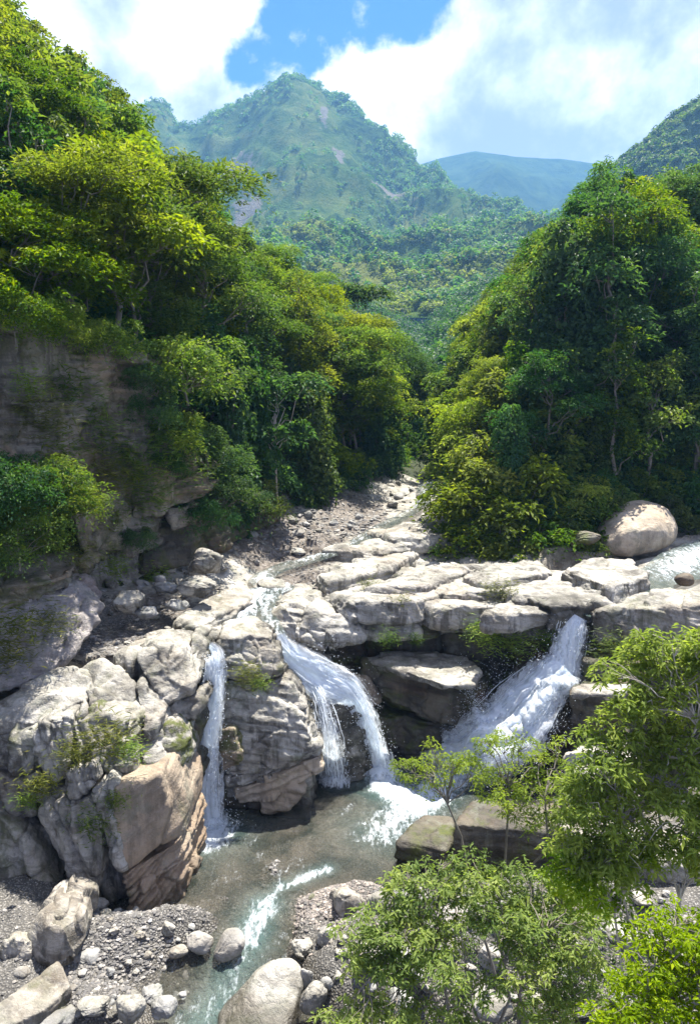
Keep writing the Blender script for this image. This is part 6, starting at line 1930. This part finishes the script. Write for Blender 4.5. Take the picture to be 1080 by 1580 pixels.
def tuft(px, py, y, s, mat, label, n=420, seed=0, hang=0.5, name='grass_tuft'):
    """narrow blades arching out from a crack"""
    r = np.random.default_rng(seed + 900)
    c = np.array(tuple(P(px, py, y=y)))
    a = r.random(n) * 6.283
    d = np.stack([np.cos(a) * 0.8, np.sin(a) * 0.6 - 0.5, 0.5 - hang * r.random(n)], 1)
    p = r.normal(size=(n, 3)) * np.array([0.55, 0.25, 0.45]) * s + unitv(d) * 0.2 * s
    nn = unitv(np.stack([-d[:, 0] * 0.3, -d[:, 1] * 0.3 - 0.2, np.ones(n)], 1) + r.normal(size=(n, 3)) * 0.3)
    data = (p, nn, d, 0.36 * s * (0.6 + 0.8 * r.random(n)) ** 1, 0.05 * s * (0.7 + 0.6 * r.random(n)), np.clip(0.45 + r.normal(size=n) * 0.25, 0, 1))
    o = empty(name, Vector(c), label, 'plant')
    obj('leaves', leaves_mesh('leaves', data, M[mat], 0.1), o)
    return o
for i, (px, py, y, s, mat, lab) in enumerate((
    (165, 1140, 22.6, 0.9, 'grassy', 'yellowish grass hanging down the crack of the left outcrop'), (205, 1160, 22.5, 0.5, 'leaf_fresh', 'small green fern at the top of the orange rock face'),
    (115, 1165, 22.6, 0.6, 'grassy', 'dry grass on the shelf left of the hanging grass'), (65, 1210, 22.3, 0.6, 'grassy', 'grass tuft low on the left outcrop face'), (45, 1235, 22.3, 0.4, 'leaf_fresh', 'dark green tuft beside the cleft of the outcrop'),
    (148, 1270, 21.8, 0.6, 'leaf', 'ferns in the crack beside the orange rock face'), (178, 1235, 21.9, 0.4, 'leaf', 'little fern above the crack ferns'),
    (75, 960, 26.2, 0.8, 'grassy', 'yellow grass hanging on the mudstone slope'), (15, 970, 25.0, 1.0, 'grassy', 'yellow grass clump at the left edge'), (10, 1010, 24.6, 0.8, 'grassy', 'lower yellow grass clump at the left edge'),
    (60, 620, 29.6, 0.9, 'grassy', 'bright hanging grass in a cliff gully'), (80, 655, 29.8, 0.9, 'grassy', 'lower hanging grass in the cliff gully'), (45, 590, 29.2, 0.7, 'leaf_fresh', 'green tuft at the top of the cliff gully'),
    (120, 860, 30.6, 0.8, 'grassy', 'grass on the end of the overhang'), (175, 740, 33.0, 1.0, 'grassy', 'grass strip down the leaning cliff slab'), (215, 730, 34.2, 1.0, 'leaf', 'green strip on the cliff corner'),
    (385, 1040, 27.9, 0.6, 'grassy', 'moss and grass between the blocks of the middle outcrop'), (400, 1055, 27.9, 0.4, 'leaf_fresh', 'green fern on the middle outcrop'),
    (755, 985, 32.6, 0.9, 'leaf_fresh', 'bright ferns under the right ledge'), (798, 993, 32.3, 0.8, 'leaf_fresh', 'ferns nearest the broad waterfall'), (735, 975, 32.9, 0.6, 'leaf', 'small ferns at the left end of the fern bank'),
    (845, 985, 32.4, 0.6, 'leaf', 'dark ferns beside the lip of the broad waterfall'), (945, 1000, 31.2, 0.8, 'leaf', 'ferns under the ledge right of the broad waterfall'),
    (620, 935, 33.7, 0.6, 'grassy', 'mossy tuft on the step of the overhanging ledge'), (600, 985, 32.8, 0.5, 'leaf', 'ferns in the shade under the ledge'), (640, 985, 33.0, 0.4, 'leaf', 'small fern under the end of the ledge'),
    (770, 915, 34.6, 0.8, 'grassy', 'yellowish moss patch on the flat slabs'), (570, 905, 35.5, 0.5, 'grassy', 'small moss patch beside the upper slabs'), (240, 890, 35.5, 0.7, 'leaf_fresh', 'weeds among the stones under the cliff'), (180, 875, 33.0, 0.7, 'leaf_fresh', 'weeds on the reddish talus under the cliff'),
    (110, 600, 31.6, 1.1, 'leaf', 'creeping green plants on the upper cliff face'), (145, 650, 33.0, 1.2, 'leaf', 'green plants below the upper cliff ledge'), (95, 700, 31.0, 1.1, 'leaf', 'green plants at the head of the leaning cliff slab'),
    (150, 725, 32.6, 1.2, 'grassy', 'yellow grass hanging over the leaning cliff slab'), (192, 705, 33.6, 1.3, 'leaf', 'hanging greenery on the cliff corner'), (228, 765, 34.2, 1.2, 'leaf', 'hanging greenery over the lower cliff block'),
    (245, 705, 35.4, 1.3, 'leaf', 'thick hanging plants above the lit cliff block'), (285, 725, 36.6, 1.2, 'leaf', 'plants trailing over the lit cliff block'), (125, 770, 31.2, 1.0, 'grassy', 'grass streak low on the leaning slab'),
    (168, 800, 33.0, 0.9, 'leaf', 'small plants in the joint of the cliff foot'), (300, 790, 37.2, 1.0, 'leaf_dark', 'dark plants under the end of the cliff'),
)):
    tuft(px, py, y, s, mat, lab, seed=i)

# ------------------------------------------------------------------ haze
def haze():
    m, N = new_mat('haze')
    v = N.new('ShaderNodeVolumePrincipled')
    v.inputs['Color'].default_value = (0.26, 0.56, 1.0, 1)
    v.inputs['Density'].default_value = 0.00016
    v.inputs['Anisotropy'].default_value = 0.2
    o = N.new('ShaderNodeOutputMaterial')
    N.l.new(v.outputs[0], o.inputs['Volume'])
    x0, x1, y0, y1, z0, z1 = -2600, 3000, -60, 3800, -460, 860
    vs = [(x, y, z) for z in (z0, z1) for y in (y0, y1) for x in (x0, x1)]
    fs = np.array([(0, 2, 3, 1), (4, 5, 7, 6), (0, 1, 5, 4), (2, 6, 7, 3), (0, 4, 6, 2), (1, 3, 7, 5)])
    obj('haze', mesh_np('haze', np.array(vs, float), fs, m, False), label='thin blue air between the gorge and the mountains', cat='haze', kind='stuff')
haze()
